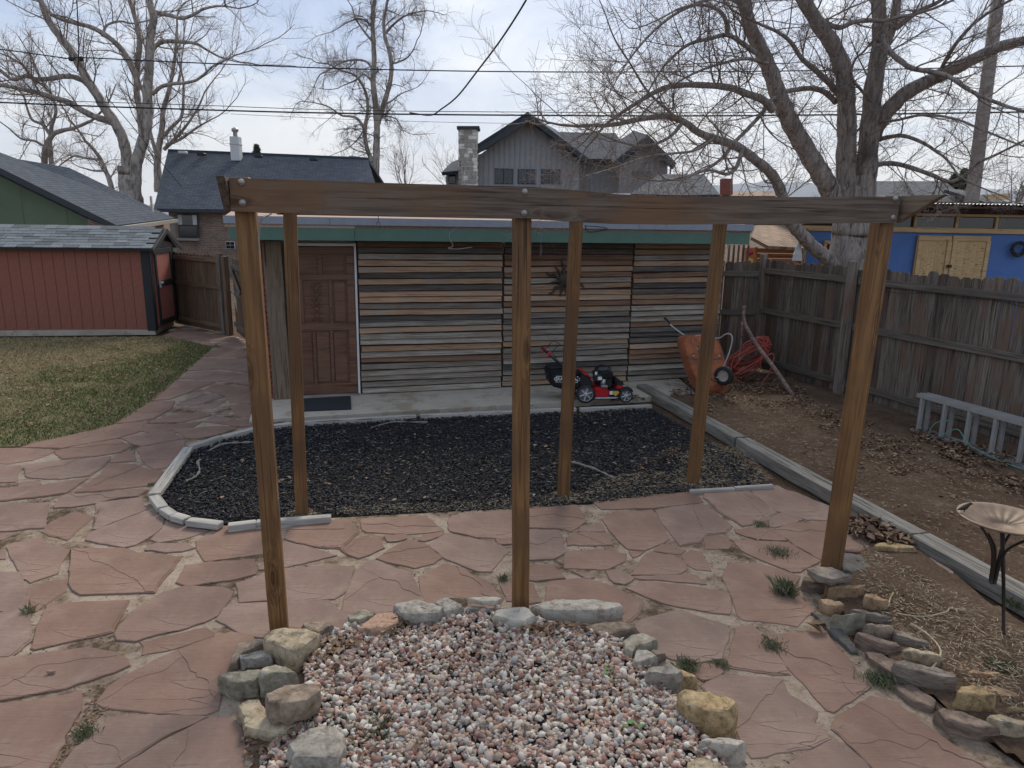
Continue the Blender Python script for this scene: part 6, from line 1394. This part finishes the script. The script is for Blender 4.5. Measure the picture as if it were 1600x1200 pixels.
# ================================================================ LOOSE STUFF
icoB=icos()
M['gravel']=island('mixed gravel',[(0,(.31,.18,.14)),(.15,(.40,.27,.215)),(.30,(.22,.125,.10)),(.36,(.41,.33,.27)),(.50,(.5,.45,.38)),(.64,(.35,.33,.30)),(.74,(.58,.53,.46)),(.87,(.28,.215,.18)),(.93,(.43,.32,.22)),(.97,(.30,.24,.19))],.85)
X,Y=scatter(GRAVEL,12500); Z=.028+np.random.uniform(0,.022,len(X))
tag(put('gravel',bits(icoB,X,Y,Z,np.random.gamma(9,.00175,len(X)).clip(.007,.03),(.6,1,.45,.8),.36,M['gravel'],'gravel',.6)),'pink, grey and white crushed stone filling the ring of rocks','gravel',kind='stuff')
M['mulch']=island('black mulch chips',[(0,(.012,.012,.015)),(.3,(.022,.022,.026)),(.6,(.034,.035,.04)),(.85,(.05,.052,.06)),(.93,(.028,.028,.032)),(.975,(.10,.085,.07))],.75,spec=.35)
X,Y=scatter(BED,52000); Z=np.random.uniform(-.015,.022,len(X))+np.array([.012*noise.noise((x*2.5,y*2.5,1)) for x,y in zip(X,Y)])
tag(put('mulch',bits(OCT,X,Y,Z,np.random.uniform(.010,.026,len(X)),(.3,.6,.2,.45),.25,M['mulch'],'mulch',.5)),'black shredded rubber-like mulch in the bordered bed','mulch',kind='stuff')
# grass
def blades(poly,n,h,wd,m,name,zb=0,lean=.6):
    X,Y=scatter(poly,n); n=len(X); a=np.random.uniform(0,2*PI,n); hh=np.random.uniform(*h,n); ww=np.random.uniform(*wd,n); dx=np.cos(a)*ww; dy=np.sin(a)*ww; lx=np.random.normal(0,lean,n)*hh; ly=np.random.normal(0,lean,n)*hh
    V=np.stack([np.stack([X-dx,Y-dy,np.full(n,zb)],-1),np.stack([X+dx,Y+dy,np.full(n,zb)],-1),np.stack([X+dx*.6+lx*.5,Y+dy*.6+ly*.5,zb+hh*.6],-1),np.stack([X+lx,Y+ly,zb+hh],-1)],1).reshape(-1,3)
    i=np.arange(n)[:,None]*4; return npmesh(V,[np.concatenate([i+np.array([0,1,2]),i+np.array([0,2,3])])],m,False,name)
LG=[g(32,697),g(330,543)]; LGn=Vector((LG[1].y-LG[0].y,-(LG[1].x-LG[0].x),0)).normalized()
M['grass']=island('winter grass',[(0,(.05,.085,.02)),(.6,(.095,.135,.035)),(1,(.22,.21,.09))],.9,patch=[(0,(.22,.17,.08)),(.5,(.34,.275,.145)),(1,(.47,.39,.23))],pscale=.8,prange=(.40,.55),grad=(LGn,LG[0].dot(LGn)))
tag(put('grass',blades(LAWN,150000,(.018,.042),(.003,.006),M['grass'],'grass',-.002,.7)),'patchy lawn, green by the path and straw-coloured farther in','grass',kind='stuff')
M['leaf']=island('fallen leaves',[(0,(.11,.065,.04)),(.25,(.17,.105,.065)),(.5,(.24,.155,.10)),(.75,(.145,.09,.065)),(.9,(.30,.215,.145)),(1,(.36,.28,.2))],.8)
def leaves(X,Y,z,size,m,curl=.5):
    n=len(X); a=np.random.uniform(0,2*PI,n); s=np.random.uniform(*size,n); w_=s*np.random.uniform(.35,.65,n); c,sn=np.cos(a),np.sin(a)
    def pt(u,v,k): 
        x=u*s;y=v*w_; zz=k*s
        return np.stack([X+x*c-y*sn,Y+x*sn+y*c,z+zz],-1)
    t=np.random.uniform(-.3,.5,n)*curl; t2=np.random.uniform(0,.9,n)*curl
    rz_=np.random.normal(0,.35*curl,n)
    def pt(u,v,k): 
        x=u*s;y=v*w_; zz=k*s+rz_*y+np.abs(rz_*w_)*.6
        return np.stack([X+x*c-y*sn,Y+x*sn+y*c,z+zz],-1)
    V=np.stack([pt(-1,0,t),pt(-.35,1,t2),pt(.45,.8,t2*.9),pt(1,0,-t*.5+.1),pt(.4,-.85,t2),pt(-.4,-1,t2*.8),pt(0,0,.02)],1).reshape(-1,3)
    i=np.arange(n)[:,None]*7; Fq=np.concatenate([i+np.array(q) for q in ((0,5,6),(5,4,6),(4,3,6),(3,2,6),(2,1,6),(1,0,6))]); return npmesh(V,[Fq],m,False,'leaves')
def leafpile(lab,poly,n,z=.02,size=(.008,.026),zr=.03,curl=.6):
    pg_=[g(u,v)[:2] for u,v in P_(poly)]; pg_=[(p[0],p[1]) for p in pg_]; X,Y=scatter(pg_,int(n*1.9)); kp=np.array([noise.noise((x*2.6,y*2.6,n*.1))+.35*noise.noise((x*9,y*9,3))+random.gauss(0,.16)>.06 for x,y in zip(X,Y)]) if n>250 else np.ones(len(X),bool); X,Y=X[kp],Y[kp]; tag(put('fallen_leaves',leaves(X,Y,z+np.random.uniform(0,zr,len(X)),size,M['leaf'],curl)),lab,'leaves',kind='stuff')
leafpile('small pale leaves strewn over the lawn','-150,530 262,528 328,545 240,620 150,668 0,692 -150,700',1700,.03,(.014,.03),.01)
leafpile('brown leaves heaped under the wheelbarrow and hose','1035,598 1150,590 1240,600 1270,620 1250,650 1180,640 1100,640 1050,625',2400,.02,(.010,.028),.05,.8)
leafpile('dry leaves drifted along the foot of the fence','1230,612 1300,640 1420,690 1600,765 1600,800 1500,760 1420,715 1330,700 1260,660',1900,.03,(.008,.024),.02,.8)
leafpile('dry leaves caught under the ladder','1420,668 1600,722 1640,760 1600,775 1430,700',1500,.02,(.01,.032),.05,.9)
leafpile('dry leaves gathered along the soil behind the front right post','1300,655 1420,700 1470,740 1400,750 1330,710',700,.03,(.008,.024),.015,.8)
leafpile('curled leaves against the timber by the yellow stone','1320,815 1350,812 1430,850 1420,865 1370,855 1330,840',120,.02,(.02,.045),.05,1.)
leafpile('scattered leaves on the bare soil','1060,640 1250,640 1600,790 1600,920 1440,830 1170,680',420,.03,(.012,.03),.01,.6)
leafpile('yellow leaves by the mower wheel','950,625 1000,622 1008,630 955,632',60,.035,(.015,.03),.01,.8)
leafpile('leaf litter between the ring rocks and the gravel','470,1000 560,985 640,975 640,1000 540,1030 500,1050 470,1060',420,.05,(.012,.028),.02,.8)
leafpile('leaf litter under the cream slab','860,985 980,1000 1010,1040 960,1030 880,1010 800,1000',350,.05,(.012,.028),.02,.8)
leafpile('sparse leaves over the black mulch','300,700 1000,640 1160,720 1080,765 820,795 520,804 270,790',260,.02,(.01,.03),.01,.6)
leafpile('tan litter along the right end of the mulch bed','1080,690 1160,710 1215,755 1180,757 1060,760 900,775 940,740',1100,.012,(.005,.016),.01,.6)
leafpile('litter on the soil among the edging stones','1350,860 1480,930 1600,1000 1600,1150 1480,1060 1380,980 1340,920',1500,.04,(.004,.013),.01,.5)
leafpile('debris in the joint between big flagstones at lower left','118,1110 150,1085 180,1090 130,1150 90,1200 70,1200',200,-.008,(.004,.012),.006,.5)
# straw, twiglets
M['straw']=island('dry stalks',[(0,(.25,.18,.10)),(.5,(.42,.34,.22)),(1,(.56,.49,.38))],.85)
def straws(lab,poly,n,z,L_=(.02,.07)):
    pg_=[g(u,v)[:2] for u,v in P_(poly)]; X,Y=scatter([(p[0],p[1]) for p in pg_],n); n=len(X)
    tag(put('dry_stalks',bits(OCT,X,Y,z+np.random.uniform(0,.012,n),np.random.uniform(*L_,n)/2,(.05,.09,.05,.09),.1,M['straw'],'straw',.12)),lab,'stalks',kind='stuff')
straws('dry stalks lying over the black mulch','300,690 1000,640 1210,755 820,795 520,804 270,790',1700,.02); straws('dry stalks scattered over the bare soil','1060,640 1250,630 1600,760 1600,930 1440,830 1170,690',1800,.035); straws('dry stalks in the soil bed','1350,860 1480,930 1600,1000 1700,1200 1480,1060 1380,980 1340,920',1900,.05)
straws('pale straw tangled at the right front of the mulch bed','1085,690 1160,705 1210,752 1180,757 1080,760 900,778 950,745 1050,740',2200,.02,(.015,.06)); leafpile('odd leaves caught in the crushed stone','480,1010 780,965 980,1020 1130,1200 400,1200 480,1110',230,.05,(.008,.022),.01,.7); straws('dry grass stems lying on the crushed stone','480,1010 780,965 980,1020 1130,1200 400,1200 480,1110',260,.055,(.02,.07)); leafpile('litter on the soil under the left ring rocks','398,1010 480,1000 460,1200 372,1250 375,1120',380,.01,(.005,.016),.01,.6)
straws('bits of straw in the paving joints','0,700 300,700 420,1180 60,1180',500,-.008,(.01,.04)); straws('dense straw at the front edge of the mulch bed','525,795 820,780 925,770 1085,755 1200,750 1200,758 1085,768 925,787 820,797 525,807',2600,.012,(.015,.05))
NEAR=[g(u,v)[:2] for u,v in P_('0,760 240,790 420,830 1200,790 1300,900 1330,1000 1700,1290 -60,1290')]; X,Y=scatter([(p[0],p[1]) for p in NEAR],15000)
M['debris']=island('grit and dead grass',[(0,(.08,.06,.04)),(.3,(.16,.12,.08)),(.6,(.25,.2,.14)),(.85,(.12,.10,.075)),(.95,(.36,.31,.24)),(.98,(.07,.08,.04))],.95)
kp=np.array([noise.noise((x*1.5,y*1.5,9))+random.gauss(0,.12)>.12 for x,y in zip(X,Y)]); X,Y=X[kp],Y[kp]
mX,mY,mZ=[np.concatenate([m_[i] for m_ in MOUND]) for i in range(3)]
tag(put('soil_crumbs',bits(icoB,mX,mY,mZ,np.random.uniform(.004,.014,len(mX)),(.6,1,.5,.9),.3,M['debris'],'crumbs',.4)),'crumbs of soil and dead grass round the feet of the rear posts','soil',kind='stuff')
tag(put('joint_debris',bits(OCT,X,Y,np.full(len(X),-.006),np.random.uniform(.003,.013,len(X)),(.15,.6,.1,.4),.3,M['debris'],'debris',.3)),'grit, dead grass and crumbs lying in the joints of the paving','debris',kind='stuff')
# curled pale twigs
def twl(pts,lab,r=.006,z=.05):
    tag(tube('twig',smoothline([g(u,v,z) for u,v in P_(pts)],6),r,M['branch'] if 0 else M['straw'],None,6),lab,'twig')
twl("1423,974 1445,988 1463,1005 1470,1020 1463,1035 1450,1052",'longest curved pale twig on the soil bed',.006); twl("1423,961 1440,964 1460,962 1480,957 1483,953",'nearly straight pale twig below the curved one') if 0 else None
twl("1400,958 1430,963 1455,962 1480,955 1485,950 1510,954",'thin crooked twig below the curved one',.004); twl("1388,948 1391,935 1396,926",'short upright-looking pale twig left of the curved one',.005)
# weeds
M['weed']=island('grey green weeds',[(0,(.08,.10,.05)),(.5,(.15,.165,.09)),(1,(.27,.25,.16))],.9)
def weed(u,v,r_,n,h,lab,z=0):
    r_*=.7; h*=.72; n=int(n*.7)
    c=g(u,v,z); X=np.random.normal(c.x,r_*.5,n); Y=np.random.normal(c.y,r_*.5,n); a=np.random.uniform(0,2*PI,n); hh=np.random.uniform(.3,1,n)*h; sp=np.random.uniform(.2,1.1,n)*hh
    dx=np.cos(a);dy=np.sin(a); w_=.0016; V=np.stack([np.stack([X-dy*w_,Y+dx*w_,np.full(n,z-.005)],-1),np.stack([X+dy*w_,Y-dx*w_,np.full(n,z-.005)],-1),np.stack([X+dx*sp*.5+dy*w_,Y+dy*sp*.5-dx*w_,z+hh*.7],-1),np.stack([X+dx*sp,Y+dy*sp,z+hh],-1)],1).reshape(-1,3)
    i=np.arange(n)[:,None]*4; tag(put('weed',npmesh(V,[np.concatenate([i+np.array([0,1,2]),i+np.array([0,2,3])])],M['weed'],False,'weed')),lab,'weed')
for a_ in [(44,957,.04,160,.07,'small green tuft in the joint at the left edge'),(1218,864,.14,500,.05,'grey green mat of weed on the slab left of the right post'),(1190,820,.10,260,.04,'weed in the joint behind the grey mat'),(1225,925,.09,500,.13,'tall feathery weed at the left of the stacked stones'),(1207,1010,.09,350,.05,'low weed creeping along the joint below the right post'),(1075,1043,.08,420,.07,'weed just outside the lichened ring rocks'),(1127,1040,.06,200,.04,'little weed right of the one outside the ring rocks'),(1375,1065,.10,500,.07,'dark green weed under the low purple stone'),(787,905,.05,160,.05,'green tuft on the left of the middle post'),(135,1145,.07,240,.05,'weed in the wide dirt joint at the lower left'),(585,1150,.13,600,.11,'grey green weed at the left in the pink gravel'),(515,1035,.08,260,.06,'faint weed among litter near the triangular rock',),(1565,1045,.10,400,.08,'weed in the soil below the bird bath'),(1460,985,.16,500,.05,'yellowish grass in the middle of the soil bed'),(1590,945,.10,400,.09,'green tuft by the timber right of the bird bath stake'),(1445,803,.05,160,.05,'small broad weed on the bare soil behind the timber'),(835,1058,.04,140,.05,'tiny green weed in the middle of the pink gravel'),(500,1180,.1,300,.05,'moss-like weed between the slab and the light grey boulder'),(1370,840,.08,260,.05,'weed among curled leaves by the timber'),(237,758,.05,150,.03,'mossy tuft at the corner of the bed edging')]: weed(*a_)
M['bright']=island('bright green leaf',[(0,(.05,.14,.04)),(1,(.09,.2,.06))],.6)
for u,v,lab in ((955,1050,'pair of bright green leaves in the gravel near the lumpy rock'),(987,1128,'bright green clover-like leaves in the right of the gravel')):
    c_=g(u,v,.07); X=c_.x+np.random.normal(0,.02,6); Y=c_.y+np.random.normal(0,.02,6); tag(put('clover',leaves(X,Y,.065+np.random.uniform(0,.01,6),(.012,.02),M['bright'],.3)),lab,'weed')
# single big leaf, bark strips
c_=g(1272,982,.02); tag(put('dead_leaf',leaves(np.array([c_.x,c_.x+.03]),np.array([c_.y,c_.y+.01]),np.array([.02,.03]),(.05,.07),M['leaf'],1.)),'large curled brown leaf on the flagstone beside the slate strip','leaf')
M['bark_strip']=flat('grey bark strip',(.2,.185,.165),.9,.1,var=.3,scale=20)
for pts,lab in (("290,752 305,745 312,735 309,722 314,718",'crooked grey bark strip in the left of the mulch bed'),("325,705 345,695 365,692 395,691",'long flat grey strip at the back left of the mulch'),("580,668 605,661 620,659 668,660",'grey branching strip at the back centre of the mulch'),("885,720 905,725 935,735 960,748",'pale strip of bark by the second rear post')):
    P=[g(u,v,.03) for u,v in P_(pts)]; t_=Tubes(); t_.add(smoothline(P,5),np.random.uniform(.004,.017,len(smoothline(P,5))),6,True); o=put('bark_strip',t_.mesh(M['bark_strip'])); tag(o,lab,'bark strip')
